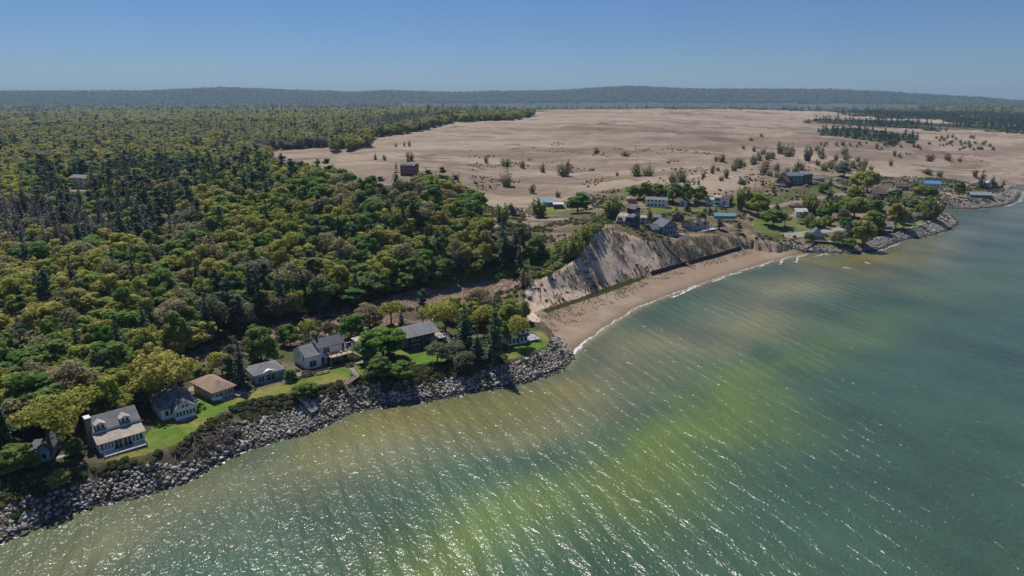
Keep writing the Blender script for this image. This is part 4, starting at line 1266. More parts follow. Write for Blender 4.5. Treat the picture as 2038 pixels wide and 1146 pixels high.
_rd = [mesh_polys('reed', *tuft(400 + k, .55, 16, .06)[:2], [M_REED], tuft(400 + k, .55, 16, .06)[2]) for k in range(3)]
X, Y, Z = scatter(pxp([PX_MARSH], lambda X, Y: fbm(X, Y, 7, 2, 302) > -.5), .85, 150, 340, -30, 5, 9)
blob(X, Y, Z, 'marsh_reeds', _rd, .8, 1.5, 'dry pinkish reeds filling the marsh')
X, Y, Z = scatter(pxp([PX_MARSH], lambda X, Y: fbm(X, Y, 16, 2, 303) > .22), 3, 150, 340, -30, 5, 10)
blob(X, Y, Z, 'marsh_bushes', _bu, .8, 1.7, 'scattered green bushes in the marsh')
# bright willow thicket along the top of the marsh
X, Y, Z = scatter(pxp([[(850, 566), (930, 542), (1030, 528), (1090, 500), (1110, 520), (1060, 545), (1000, 556), (930, 562), (860, 580)]]), 2.1, 150, 400, -30, 10, 11)
_wk = [mesh_polys('thicket_leaves', *lump_bush(370 + k, 1.5, 260, .2, 1.1)[:2], [M_BRIGHT], lump_bush(370 + k, 1.5, 260, .2, 1.1)[2]) for k in range(2)]
blob(X, Y, Z, 'willow_thicket', _wk, .9, 1.5, 'bright green thicket along the forest foot', 1.0)
X, Y, Z = scatter(pxp([[(640, 602), (560, 622), (500, 650), (470, 662), (540, 640), (650, 618)]]), 3, 150, 400, -30, 10, 12)
blob(X, Y, Z, 'marsh_edge_bushes', _wk, .9, 1.6, 'green bushes where the marsh meets the forest', 1.0)
X, Y, Z = scatter(pxp([[(1085, 505), (1150, 470), (1182, 440), (1198, 452), (1168, 488), (1120, 540), (1062, 558), (1036, 566), (1050, 545)]], lambda X, Y: fbm(X, Y, 8, 3, 350) > -.3), 2.4, 200, 420, -5, 20, 36)
_wl = [mesh_polys('young_willow_leaves', *lump_bush(380 + k, 1.4, 240, .2, 1.3)[:2], [M_WILLOW], lump_bush(380 + k, 1.4, 240, .2, 1.3)[2]) for k in range(2)]
blob(X, Y, Z, 'bluff_shoulder_thicket', _wl, .6, 1.6, 'yellow green thicket on the left shoulder of the bluff', 1.1)
# grass tufts on the bluff, the beach head and near dunes
_tf = [mesh_polys('grass_tuft', *tuft(420 + k, .8, 18, .07)[:2], [M_TUFT], tuft(420 + k, .8, 18, .07)[2]) for k in range(3)]
def bl(X, Y, Z):
    a_, b_, _ = proj(X, Y, Z)
    i_ = inpoly(X, Y, toe_poly) & ~inpoly(X, Y, edge_poly)
    return i_ & (a_ > 1040) & (a_ < 1560) & (b_ > 440) & (b_ < 640) & (fbm(X, Y, 6, 3, 310) > np.where(a_ < 1290, .10, -.35))
X, Y, Z = scatter(bl, 1.3, 200, 420, -2, 26, 13)
blob(X, Y, Z, 'bluff_grass', _tf, .8, 1.7, 'dark grass tufts on the sand bluff')
X, Y, Z = scatter(lambda X, Y, Z: bl(X, Y, Z) & (fbm(X, Y, 7, 3, 318) > np.where(proj(X, Y, Z)[0] < 1290, .22, -.05)), 1.9, 200, 420, -2, 26, 33)
blob(X, Y, Z, 'bluff_brush', _bu[:2] + _tf, .35, .9, 'low brown and green brush on the bluff', .7)
def bl2(X, Y, Z):
    a_, b_, _ = proj(X, Y, Z)
    return inpoly(X, Y, toe_poly) & ~inpoly(X, Y, edge_poly) & (a_ > 1050) & (a_ < 1330) & (b_ > 440) & (b_ < 620)
X, Y, Z = scatter(bl2, 2.7, 200, 420, -2, 26, 35, .9)
blob(X, Y, Z, 'bluff_clumps', [_bu[0]] + _tf, .3, 1.15, 'dark clumps of marram dotted over the bare sand bluff', .6, .1)
def bh(X, Y, Z):
    a_, b_, _ = proj(X, Y, Z)
    d_, _ = dline(X, Y, SH)
    return inpoly(X, Y, land_poly) & ~inpoly(X, Y, toe_poly) & (d_ > 11) & (a_ > 1050) & (a_ < 1600) & (fbm(X, Y, 5, 3, 311) > -.05)
X, Y, Z = scatter(bh, 1.1, 200, 420, -2, 26, 14)
blob(X, Y, Z, 'beach_grass', _tf, .4, .9, 'sparse grass along the head of the beach')
X, Y, Z = scatter(pxp([PX_BANKGREEN]), .8, 200, 420, -2, 26, 15)
_gt = [mesh_polys('green_tuft', *tuft(430 + k, .7, 22, .08)[:2], [M_BUSH], tuft(430 + k, .7, 22, .08)[2]) for k in range(2)]
blob(X, Y, Z, 'green_swale_grass', _gt, .8, 1.4, 'green grass strip at the bluff foot')
def vg(X, Y, Z):
    a_, b_, _ = proj(X, Y, Z)
    return inpoly(X, Y, edge_poly) & ~inpoly(a_, b_, PX_SAND) & (a_ > 1040) & (np.hypot(X, Y) > 280) & ~np.any([inpoly(a_, b_, q_) for q_ in PX_LAWN], axis=0) & (fbm(X, Y, 14, 3, 312) > .0)
X, Y, Z = scatter(vg, 1.9, 280, 760, 0, 40, 16)
blob(X, Y, Z, 'village_scrub', _bu + _tf + _tf, .35, 1.3, 'low scrub and dry grass between the village houses')
def ds(X, Y, Z):
    a_, b_, _ = proj(X, Y, Z)
    return inpoly(a_, b_, PX_SAND) & (a_ > 930) & (fbm(X, Y, 30, 4, 313) > .24 + .35 * sstep(480, 1000, np.hypot(X, Y)))
X, Y, Z = scatter(ds, 3.2, 380, 1200, -5, 42, 17)
blob(X, Y, Z, 'dune_grass', _tf + _tf + _bu, .5, 1.2, 'scattered grass and brush on the dunes')

# ================================================================== rocks
M_ROCK, N, L, b = newmat('riprap_stone')
oi = N.new('ShaderNodeObjectInfo'); cr = N.new('ShaderNodeValToRGB')
for k, c in enumerate([(.23, .20, .175), (.40, .365, .33), (.60, .565, .52), (.30, .245, .20), (.50, .47, .435)]):
    e = cr.color_ramp.elements[k] if k < 2 else cr.color_ramp.elements.new(k / 4)
    e.position = k / 4; e.color = c + (1,)
L.new(oi.outputs['Random'], cr.inputs[0])
geo = N.new('ShaderNodeNewGeometry'); no = N.new('ShaderNodeTexNoise'); no.inputs['Scale'].default_value = 1.6; no.inputs['Detail'].default_value = 6
L.new(geo.outputs['Position'], no.inputs['Vector'])
sx = N.new('ShaderNodeSeparateXYZ'); L.new(geo.outputs['Position'], sx.inputs[0])
wet = N.new('ShaderNodeMapRange'); wet.inputs['From Min'].default_value = .45; wet.inputs['From Max'].default_value = 1.0; wet.inputs['To Min'].default_value = .22; wet.inputs['To Max'].default_value = 1.0
L.new(sx.outputs['Z'], wet.inputs[0])
mr = N.new('ShaderNodeMapRange'); mr.inputs['From Min'].default_value = .3; mr.inputs['From Max'].default_value = .7; mr.inputs['To Min'].default_value = .7; mr.inputs['To Max'].default_value = 1.25
L.new(no.outputs[0], mr.inputs[0])
mm = N.new('ShaderNodeMath'); mm.operation = 'MULTIPLY'; L.new(wet.outputs[0], mm.inputs[0]); L.new(mr.outputs[0], mm.inputs[1])
vs = N.new('ShaderNodeVectorMath'); vs.operation = 'SCALE'; L.new(cr.outputs[0], vs.inputs[0]); L.new(mm.outputs[0], vs.inputs['Scale'])
L.new(vs.outputs[0], b.inputs['Base Color']); b.inputs['Roughness'].default_value = .85
bp = N.new('ShaderNodeBump'); bp.inputs['Distance'].default_value = .15; L.new(no.outputs[0], bp.inputs['Height']); L.new(bp.outputs[0], b.inputs['Normal'])

import bmesh
_rk = []
for k in range(8):
    bm = bmesh.new(); bmesh.ops.create_icosphere(bm, subdivisions=2 if k < 4 else 1, radius=.62)
    rk_ = random.Random(k)
    planes = [(Vector((rk_.uniform(-1, 1), rk_.uniform(-1, 1), rk_.uniform(-1, 1))).normalized(), rk_.uniform(.36, .52)) for _ in range(9)]
    st_ = (rk_.uniform(.9, 1.35), rk_.uniform(.75, 1.05), rk_.uniform(.6, .85))
    for v_ in bm.verts:
        for pn, pd in planes:
            d_ = v_.co.dot(pn)
            if d_ > pd: v_.co -= pn * (d_ - pd)
        v_.co = Vector((v_.co.x * st_[0], v_.co.y * st_[1], v_.co.z * st_[2]))
    me = bpy.data.meshes.new('boulder'); bm.to_mesh(me); bm.free(); me.materials.append(M_ROCK); _rk.append(me)
PX_RIP = [(-300, 1090), (-60, 1040), (0, 1018), (31, 991), (84, 990), (126, 974), (157, 958), (210, 950), (230, 936), (300, 920), (341, 925), (400, 915), (440, 890), (442, 845), (482, 838), (555, 824), (604, 808), (636, 788), (678, 776), (714, 765),
          (800, 760), (842, 760), (879, 755), (942, 748), (976, 731), (1020, 722), (1057, 709), (1088, 693), (1099, 672), (1118, 672), (1135, 695), (1150, 720), (1110, 760), (950, 800), (780, 815), (700, 830), (640, 870), (460, 930), (350, 985), (0, 1100), (-300, 1220)]
PX_RIP2 = [(1548, 480), (1600, 482), (1625, 490), (1650, 492), (1700, 487), (1740, 475), (1800, 459), (1830, 446), (1862, 430), (1862, 415), (1850, 405), (1880, 398), (1940, 397), (1982, 389), (2004, 378), (2030, 385), (2030, 410), (1970, 420), (1900, 424), (1920, 450), (1800, 485), (1740, 506), (1640, 508), (1600, 500), (1560, 490)]
def rip(X, Y, Z):
    a_, b_, _ = proj(X, Y, Z)
    d_, _ = dline(X, Y, SH)
    il = inpoly(X, Y, land_poly)
    return (il | (d_ < 1.2)) & (inpoly(a_, b_, PX_RIP) | inpoly(a_, b_, PX_RIP2)) & ~inpoly(X, Y, [(P(a, c, 5)[0], P(a, c, 5)[1]) for a, c in PX_LAWN[0]])
X, Y, Z = scatter(rip, .80, 95, 800, -50, 40, 20, .42)
Z = np.maximum(Z, -.1)
n_ = len(X)
up = rg.uniform(0, .35, n_)
rsz = np.clip(np.exp(rg.normal(0, .28, n_)) * .66, .35, 1.12)
rrot = np.stack([rg.uniform(-.7, .7, n_), rg.uniform(-.7, .7, n_), rg.uniform(0, 6.28, n_)], 1)
ri_ = rg.integers(0, 8, n_)
a_, b_, d_ = proj(X, Y, Z)
inview = (a_ > -5) & (a_ < 2043) & (b_ < 1150)
od = np.argsort(-(rsz / d_) * inview)
solo_r = np.zeros(n_, bool); solo_r[od[:300]] = True
for i in np.nonzero(solo_r)[0]:
    o = bpy.data.objects.new('boulder', _rk[ri_[i]]); COL.objects.link(o)
    o.location = (X[i], Y[i], Z[i] + up[i]); o.rotation_euler = tuple(rrot[i]); o.scale = (rsz[i],) * 3
    low_ = Z[i] < 1.2
    BL = [(30, 'at the left end of the riprap'), (90, 'below and left of the small blue cottage'), (150, 'below the small blue cottage'), (210, 'below the stone chimney'), (260, 'below the glazed porch house'), (310, 'below the right end of the long house'),
          (360, 'left of the driftwood tangle'), (410, 'at the driftwood tangle'), (460, 'right of the driftwood tangle'), (510, 'below the tan roofed cottage'), (560, 'left of the long gangway'), (610, 'beside the long gangway'), (680, 'between the gangway and zigzag stairs'), (5000, 'right of the zigzag stairs')]
    w_ = [t_ for l_, t_ in BL if a_[i] < l_][0]
    big_ = 'very large ' if rsz[i] > 1.08 else 'large ' if rsz[i] > .95 else 'middling '
    lb = (big_ + 'dark wet boulder at the waterline ' if low_ else big_ + ('grey boulder high on the bank ' if Z[i] > 3.6 else 'pale grey boulder midway up ')) + w_
    tag(o, lb, 'boulder', 'riprap boulders: ' + lb)
instancer('riprap', _rk, np.stack([X, Y, Z + up], 1)[~solo_r], ri_[~solo_r], rrot[~solo_r], np.repeat(rsz[~solo_r][:, None], 3, 1), 'grey riprap boulders armouring the shore')
# small underlayer stones closing the gaps
X, Y, Z = scatter(rip, .8, 95, 330, -50, 10, 21, .5)
Z = np.maximum(Z, -.15); n_ = len(X)
instancer('rubble', _rk[4:], np.stack([X, Y, Z - .05], 1), rg.integers(0, 4, n_), np.stack([rg.uniform(-1, 1, n_), rg.uniform(-1, 1, n_), rg.uniform(0, 6, n_)], 1), np.repeat(rg.uniform(.35, .7, n_)[:, None], 3, 1), 'smaller rubble filling between the boulders')
# weeds and brush growing between the stones
X, Y, Z = scatter(lambda X, Y, Z: rip(X, Y, Z) & (Z > 1.6) & (fbm(X, Y, 6, 3, 340) > .12), 1.3, 95, 700, -50, 40, 34)
blob(X, Y, Z + .35, 'riprap_weeds', _bu + _tf + _tf, .4, 1.0, 'brown and green weeds growing between the riprap stones')
# drift logs
_lg = []
for k in range(3):
    V, Q = merge([tube((-1.6, 0, .1), (0, .1 * k, .25), .09, .12, 5), tube((0, .1 * k, .25), (1.7, -.2, .15), .12, .05, 5), tube((.2, 0, .2), (1, .8, .6), .06, .02, 4), tube((-.5, 0, .15), (-1, -.6, .5), .05, .02, 4)])
    _lg.append(mesh_polys('driftwood', V, Q, [M_TWIG], np.full(len(V), .5)))
X, Y, Z = scatter(pxp([[(345, 925), (462, 895), (465, 850), (440, 850), (400, 868), (355, 900)]]), 1.0, 100, 260, -42, 5, 22)
n_ = len(X)
instancer('driftwood', _lg, np.stack([X, Y, Z + rg.uniform(0, .9, n_)], 1), rg.integers(0, 3, n_), np.stack([rg.uniform(-.4, .4, n_), rg.uniform(-.5, .5, n_), rg.uniform(0, 6.28, n_)], 1), np.repeat(rg.uniform(.6, 1.3, n_)[:, None], 3, 1), 'tangled grey driftwood and brush on the bank')
X, Y, Z = scatter(pxp([[(1060, 600), (1100, 560), (1150, 540), (1180, 560), (1130, 590), (1080, 610)], [(1120, 640), (1220, 580), (1300, 560), (1250, 590), (1120, 650)]]), 3.4, 150, 400, -2, 20, 23)
n_ = len(X)
instancer('bluff_deadfall', _lg, np.stack([X, Y, Z + .1], 1), rg.integers(0, 3, n_), np.stack([rg.uniform(-.3, .3, n_), rg.uniform(-.3, .3, n_), rg.uniform(0, 6.28, n_)], 1), np.repeat(rg.uniform(.5, 1.2, n_)[:, None], 3, 1), 'dead branches lying on the bluff and beach')
# ================================================================== houses
def wallmat(name, c, var=.06): return flat(name, c, .75, var, 1.5)
def siding(name, c):
    """lap siding: fine horizontal relief"""
    m, N, L, b = newmat(name)
    tc = N.new('ShaderNodeTexCoord'); w = N.new('ShaderNodeTexWave'); w.bands_direction = 'Z'; w.wave_type = 'BANDS'; w.wave_profile = 'SAW'
    w.inputs['Scale'].default_value = 1.6
    L.new(tc.outputs['Object'], w.inputs['Vector'])
    bp = N.new('ShaderNodeBump'); bp.inputs['Distance'].default_value = .03; bp.inputs['Strength'].default_value = .8
    L.new(w.outputs['Fac'], bp.inputs['Height']); L.new(bp.outputs[0], b.inputs['Normal'])
    no = N.new('ShaderNodeTexNoise'); no.inputs['Scale'].default_value = .8
    L.new(tc.outputs['Object'], no.inputs['Vector'])
    mr = N.new('ShaderNodeMapRange'); mr.inputs['To Min'].default_value = .82; mr.inputs['To Max'].default_value = 1.12
    L.new(no.outputs[0], mr.inputs[0])
    vs = N.new('ShaderNodeVectorMath'); vs.operation = 'SCALE'; vs.inputs[0].default_value = c; L.new(mr.outputs[0], vs.inputs['Scale'])
    L.new(vs.outputs[0], b.inputs['Base Color']); b.inputs['Roughness'].default_value = .6
    return m
def shingle(name, c, var=.2):
    m, N, L, b = newmat(name)
    tc = N.new('ShaderNodeTexCoord')
    br = N.new('ShaderNodeTexBrick'); br.inputs['Scale'].default_value = 2.2; br.inputs['Color1'].default_value = (.78,) * 3 + (1,); br.inputs['Color2'].default_value = (1.15,) * 3 + (1,)
    br.inputs['Mortar'].default_value = (.55,) * 3 + (1,); br.inputs['Mortar Size'].default_value = .015
    L.new(tc.outputs['Object'], br.inputs['Vector'])
    no = N.new('ShaderNodeTexNoise'); no.inputs['Scale'].default_value = .6; no.inputs['Detail'].default_value = 6
    L.new(tc.outputs['Object'], no.inputs['Vector'])
    mr = N.new('ShaderNodeMapRange'); mr.inputs['From Min'].default_value = .3; mr.inputs['From Max'].default_value = .7; mr.inputs['To Min'].default_value = 1 - var; mr.inputs['To Max'].default_value = 1 + var
    L.new(no.outputs[0], mr.inputs[0])
    v1 = N.new('ShaderNodeVectorMath'); v1.operation = 'SCALE'; v1.inputs[0].default_value = c; L.new(mr.outputs[0], v1.inputs['Scale'])
    v2 = N.new('ShaderNodeVectorMath'); v2.operation = 'MULTIPLY'; L.new(v1.outputs[0], v2.inputs[0]); L.new(br.outputs['Color'], v2.inputs[1])
    L.new(v2.outputs[0], b.inputs['Base Color']); b.inputs['Roughness'].default_value = .9
    return m
W_WHITE = siding('white_siding', (.84, .85, .86)); W_CREAM = siding('cream_siding', (.52, .47, .38)); W_BLUEG = siding('blue_grey_siding', (.20, .245, .28))
W_GREY = siding('grey_siding', (.33, .34, .35)); W_BLUE = siding('light_blue_siding', (.20, .34, .45)); W_NAVY = siding('navy_siding', (.04, .07, .11))
W_BLACK = siding('black_siding', (.03, .032, .038)); W_DGREEN = siding('dark_green_siding', (.035, .055, .05)); W_BROWN = siding('brown_siding', (.13, .075, .05))
W_TEAL = siding('teal_siding', (.06, .30, .28)); W_RED = siding('dark_red_siding', (.13, .03, .035)); W_TAN = siding('tan_siding', (.34, .28, .23)); W_LILAC = siding('pale_grey_siding', (.42, .41, .44))
R_GREY = shingle('grey_shingles', (.21, .205, .215)); R_DGREY = shingle('dark_grey_shingles', (.115, .12, .145)); R_SLATE = shingle('patchy_slate_shingles', (.17, .175, .21), .75)
R_TAN = shingle('tan_shingles', (.36, .24, .18)); R_BROWN = shingle('brown_shingles', (.11, .08, .07)); R_TEAL = flat('teal_metal_roof', (.10, .27, .27), .5, .1)
R_BLUE = flat('blue_metal_roof', (.07, .27, .50), .5, .1); R_WHITE = flat('white_roof', (.55, .54, .52), .6, .06); R_LBLUE = flat('light_blue_roof', (.16, .36, .46), .6, .1)
R_CREAM = shingle('cream_shingles', (.46, .39, .32)); R_GREEN = flat('grey_green_metal_roof', (.26, .32, .31), .5, .1); R_BLUEG = shingle('blue_grey_shingles', (.15, .17, .20))
M_TRIM = flat('white_trim', (.66, .67, .68), .5, .04); M_DTRIM = flat('dark_trim', (.06, .06, .06), .5, .05)
M_STONE = flat('chimney_stone', (.19, .18, .19), .9, .5, 3.0, bump=.1); M_CONC = flat('concrete', (.30, .28, .26), .9, .12, .8)
M_DECK = flat('weathered_deck_boards', (.40, .30, .235), .8, .18, 1.2, stretch=(1, 8, 1)); M_NDECK = flat('new_pine_boards', (.50, .34, .20), .7, .12, 1.2, stretch=(1, 8, 1))
M_GDECK = flat('grey_deck_boards', (.40, .39, .38), .8, .15, 1.2, stretch=(1, 8, 1)); M_REDW = flat('red_stained_boards', (.19, .07, .05), .8, .2, 1.5, stretch=(6, 6, 1))
m, N, L, b = newmat('window_glass'); b.inputs['Base Color'].default_value = (.012, .018, .028, 1); b.inputs['Roughness'].default_value = .08; M_GLASS = m

def boxVQ(x0, x1, y0, y1, z0, z1):
    V = np.array([(x, y, z) for z in (z0, z1) for x, y in ((x0, y0), (x1, y0), (x1, y1), (x0, y1))], float)
    return V, np.array([(3, 2, 1, 0), (4, 5, 6, 7), (0, 1, 5, 4), (1, 2, 6, 5), (2, 3, 7, 6), (3, 0, 4, 7)])
def obj(name, parts, mat, parent=None, loc=None):
    V, Q = merge(parts) if isinstance(parts, list) else parts
    me = mesh_polys(name, V, Q, [mat]); o = bpy.data.objects.new(name, me); COL.objects.link(o)
    if parent is not None: o.parent = parent
    if loc is not None: o.location = loc
    return o
def box(name, x0, x1, y0, y1, z0, z1, mat, parent=None): return obj(name, [boxVQ(x0, x1, y0, y1, z0, z1)], mat, parent)
def slab(pts4, t):
    """sloping slab: four corners of its top, thickness down"""
    p = np.array(pts4, float); q_ = p - np.array([0, 0, t])
    return np.concatenate([q_, p]), np.array([(3, 2, 1, 0), (4, 5, 6, 7), (0, 1, 5, 4), (1, 2, 6, 5), (2, 3, 7, 6), (3, 0, 4, 7)])
def wall_prism(L_, D, H, rise, axis, x0=0, y0=0, z0=-1.5):
    """walls with gable ends; axis is the ridge direction"""
    x1, y1 = x0 + L_, y0 + D
    if axis == 'x':
        prof = [(y0, z0), (y1, z0), (y1, H), ((y0 + y1) / 2, H + rise), (y0, H)]
        V = [(x, a, c) for x in (x0, x1) for a, c in prof]
    else:
        prof = [(x0, z0), (x1, z0), (x1, H), ((x0 + x1) / 2, H + rise), (x0, H)]
        V = [(a, y, c) for y in (y0, y1) for a, c in prof]
    Q = [(0, 1, 6, 5), (1, 2, 7, 6), (2, 3, 8, 7), (3, 4, 9, 8), (4, 0, 5, 9), (4, 3, 2, 2), (4, 2, 1, 0), (9, 8, 7, 7), (5, 9, 7, 6)]
    return np.array(V, float), np.array(Q)
def gable_roof(L_, D, H, rise, axis, x0=0, y0=0, ov=.45, t=.16):
    x1, y1 = x0 + L_, y0 + D; o_ = ov
    if axis == 'x':
        ym = (y0 + y1) / 2; s_ = rise / (D / 2) * o_
        return [slab([(x0 - o_, y0 - o_, H - s_ + t), (x1 + o_, y0 - o_, H - s_ + t), (x1 + o_, ym, H + rise + t), (x0 - o_, ym, H + rise + t)], t * .92),
                slab([(x0 - o_, ym, H + rise + t), (x1 + o_, ym, H + rise + t), (x1 + o_, y1 + o_, H - s_ + t), (x0 - o_, y1 + o_, H - s_ + t)], t * .92)]
    xm = (x0 + x1) / 2; s_ = rise / (L_ / 2) * o_
    return [slab([(x0 - o_, y0 - o_, H - s_ + t), (xm, y0 - o_, H + rise + t), (xm, y1 + o_, H + rise + t), (x0 - o_, y1 + o_, H - s_ + t)], t * .92),
            slab([(xm, y0 - o_, H + rise + t), (x1 + o_, y0 - o_, H - s_ + t), (x1 + o_, y1 + o_, H - s_ + t), (xm, y1 + o_, H + rise + t)], t * .92)]
def hip_roof(L_, D, H, rise, x0=0, y0=0, ov=.5, inset=None):
    x1, y1 = x0 + L_ + ov, y0 + D + ov; x0 -= ov; y0 -= ov
    i_ = min(L_, D) / 2 if inset is None else inset
    ym, xm = (y0 + y1) / 2, (x0 + x1) / 2
    if L_ >= D: a, c = (x0 + i_, ym), (x1 - i_, ym)
    else: a, c = (xm, y0 + i_), (xm, y1 - i_)
    V = [(x0, y0, H - .05), (x1, y0, H - .05), (x1, y1, H - .05), (x0, y1, H - .05), (x0, y0, H + .1), (x1, y0, H + .1), (x1, y1, H + .1), (x0, y1, H + .1), (a[0], a[1], H + rise), (c[0], c[1], H + rise)]
    Q = [(3, 2, 1, 0), (0, 1, 5, 4), (1, 2, 6, 5), (2, 3, 7, 6), (3, 0, 4, 7)]
    if L_ >= D: Q += [(4, 5, 9, 8), (6, 7, 8, 9), (5, 6, 9, 9), (7, 4, 8, 8)]
    else: Q += [(5, 6, 9, 8), (7, 4, 8, 9), (4, 5, 8, 8), (6, 7, 9, 9)]
    return [(np.array(V, float), np.array(Q))]
def window(par, side, u, z, w, h, L_, D, name='window', trim=None, x0=0, y0=0, door=False):
    """frame proud of the wall with a dark pane set in it; side f/b/l/r, u along the wall"""
    tr = trim or M_TRIM
    nm = 'door' if door else name
    def R_(a0, a1, b0, b1, z0_, z1_):
        if side == 'f': return boxVQ(a0, a1, y0 - b1, y0 - b0, z0_, z1_)
        if side == 'b': return boxVQ(a0, a1, y0 + D + b0, y0 + D + b1, z0_, z1_)
        if side == 'l': return boxVQ(x0 - b1, x0 - b0, a0, a1, z0_, z1_)
        return boxVQ(x0 + L_ + b0, x0 + L_ + b1, a0, a1, z0_, z1_)
    base_ = x0 if side in 'fb' else y0
    a0, a1 = base_ + u - w / 2, base_ + u + w / 2
    f_ = .12
    fr = [R_(a0 - f_, a0, .0, .10, z - f_, z + h + f_), R_(a1, a1 + f_, .0, .10, z - f_, z + h + f_), R_(a0, a1, .0, .10, z + h, z + h + f_), R_(a0, a1, .0, .10, z - f_, z)]
    if w > 1.5: fr.append(R_((a0 + a1) / 2 - .04, (a0 + a1) / 2 + .04, .0, .09, z, z + h))
    fo = obj(nm, fr, tr, par)
    obj('pane', [R_(a0, a1, -.02, .04, z, z + h)], M_GLASS, fo)
    return fo
def site(pL, pR, lift=0.0):
    """a house front from its two lower corners in the picture: origin, heading, length"""
    a, c = G(*pL), G(*pR)
    z = (a.z + c.z) / 2
    a2 = Vector(P(pL[0], pL[1], z)); c2 = Vector(P(pR[0], pR[1], z)); d = c2 - a2
    e = bpy.data.objects.new('site', None)
    return a2.x, a2.y, z + lift, math.atan2(d.y, d.x), d.length
HOUSES = []
def house(name, label, pL, pR, cat='house', lift=0.0, group=None, rot=None, length=None):
    x, y, z, a, L_ = site(pL, pR, lift)
    if rot is not None: a = a + R(rot)
    if length: L_ = length
    e = bpy.data.objects.new(name, None); COL.objects.link(e); e.location = (x, y, z); e.rotation_euler = (0, 0, a); e.empty_display_size = 2
    tag(e, label, cat, group); HOUSES.append((x, y, L_))
    return e, L_
def rail(par, pts_, z, h=.95, mat=None, name='railing', step=1.6):
    """posts, top rail and balusters along a line of (x, y)"""
    ps = []
    for (xa, ya), (xb, yb) in zip(pts_[:-1], pts_[1:]):
        n_ = max(1, int(math.hypot(xb - xa, yb - ya) / step))
        for k in range(n_ + 1):
            t = k / n_; x_, y_ = xa + (xb - xa) * t, ya + (yb - ya) * t
            ps.append(boxVQ(x_ - .06, x_ + .06, y_ - .06, y_ + .06, z, z + h))
        ps.append(tube((xa, ya, z + h), (xb, yb, z + h), .07, .07, 4)); ps.append(tube((xa, ya, z + h * .5), (xb, yb, z + h * .5), .03, .03, 4))
    return obj(name, ps, mat or M_TRIM, par)
def deck(par, x0, x1, y0, y1, z, mat, legs=True, name='deck'):
    ps = []; w = .19; n_ = max(1, int((y1 - y0) / w))
    for k in range(n_): ps.append(boxVQ(x0, x1, y0 + k * w, y0 + k * w + w - .02, z - .06, z))
    o = obj(name, ps, mat, par)
    fr = [boxVQ(x0, x1, y0 - .05, y0 - .005, z - .3, z - .01), boxVQ(x0 - .05, x0 - .005, y0 - .05, y1, z - .3, z - .01), boxVQ(x1 + .005, x1 + .05, y0 - .05, y1, z - .3, z - .01)]
    obj('deck_frame', fr, mat, par)
    if legs and z > .5:
        k = max(2, int((x1 - x0) / 2.5) + 1)
        obj('deck_posts', [boxVQ(x0 + (x1 - x0) * i / (k - 1) - .08, x0 + (x1 - x0) * i / (k - 1) + .08, y0 + .05, y0 + .21, -2.5, z - .07) for i in range(k)], mat, par)
    return o
def autow(par, side, L_, D, z, n_, w=1.0, h=1.2, x0=0, y0=0, trim=None, m_=.8):
    span = L_ if side in 'fb' else D
    for k in range(n_):
        window(par, side, m_ + (span - 2 * m_) * (k + .5) / n_, z, min(w, (span - 2 * m_) / n_ * .8), h, L_, D, x0=x0, y0=y0, trim=trim)
def stair(par, p0, p1, width, mat, n_=None, name='stairs', rails=True):
    """a straight flight between two points in the parent's frame: each tread its own piece, two stringers, two rails"""
    p0, p1 = Vector(p0), Vector(p1); d = p1 - p0; hd = Vector((d.x, d.y, 0)); s_ = Vector((-hd.y, hd.x, 0)).normalized() * width / 2
    n_ = n_ or max(3, int(hd.length / .35))
    st = []
    for sg in (-1, 1):
        a, c = p0 + s_ * sg, p1 + s_ * sg
        st.append(tube(a, c, .12, .12, 4))
    obj('stringers', st, mat, par)
    u = hd.normalized() * .15; ps = []
    for k in range(n_ + 1):
        c = p0 + d * (k / n_); a = [c - s_ - u, c + s_ - u, c + s_ + u, c - s_ + u]
        ps.append(slab([(q_.x, q_.y, q_.z + .08) for q_ in a], .06))
    obj('treads', ps, mat, par)
    if rails:
        rl = []
        for sg in (-1, 1):
            a, c = p0 + s_ * sg, p1 + s_ * sg; up_ = Vector((0, 0, .95))
            rl.append(tube(a + up_, c + up_, .06, .06, 4)); m_ = max(2, int(hd.length / 1.8))
            for k in range(m_ + 1):
                b0 = a + (c - a) * (k / m_); rl.append(tube(b0, b0 + up_, .05, .05, 4))
        obj('handrails', rl, mat, par)

# ---- near cottages --------------------------------------------------------
# long two storey house with stone chimney and a glazed front
e, L_ = house('cottage', 'long two storey white house with stone chimney, two dormers and a glazed front porch', (200, 905), (289, 878))
D = 7.0
obj('wall', [wall_prism(L_, D, 4.25, 2.0, 'x', 0, 3.6)], W_WHITE, e)
rf = obj('roof', gable_roof(L_, D, 4.25, 2.0, 'x', 0, 3.6, .5), R_GREY, e)
obj('porch_wall', [(lambda V: (V, np.array([(3, 2, 1, 0), (4, 5, 6, 7), (0, 1, 5, 4), (1, 2, 6, 5), (2, 3, 7, 6), (3, 0, 4, 7)])))(np.array([(0, 0, -1.2), (L_, 0, -1.2), (L_, 3.57, -1.2), (0, 3.57, -1.2), (0, 0, 2.55), (L_, 0, 2.55), (L_, 3.57, 3.45), (0, 3.57, 3.45)], float))], W_WHITE, e)
obj('porch_roof', [slab([(-.4, -.5, 2.62), (L_ + .4, -.5, 2.62), (L_ + .4, 3.58, 3.75), (-.4, 3.58, 3.75)], .16)], R_CREAM, e)
us = [.07, .14, .21, .28]
for u in us: window(e, 'f', u * L_, .9, .72, 1.35, L_, D)
for u in us + [.76, .84, .92]: window(e, 'f', u * L_, 2.33 if False else .9, .72, 1.35, L_, D) if u > .5 else None
for u in (.42, .62): window(e, 'f', u * L_, .15, 1.9, 2.1, L_, D, door=True)
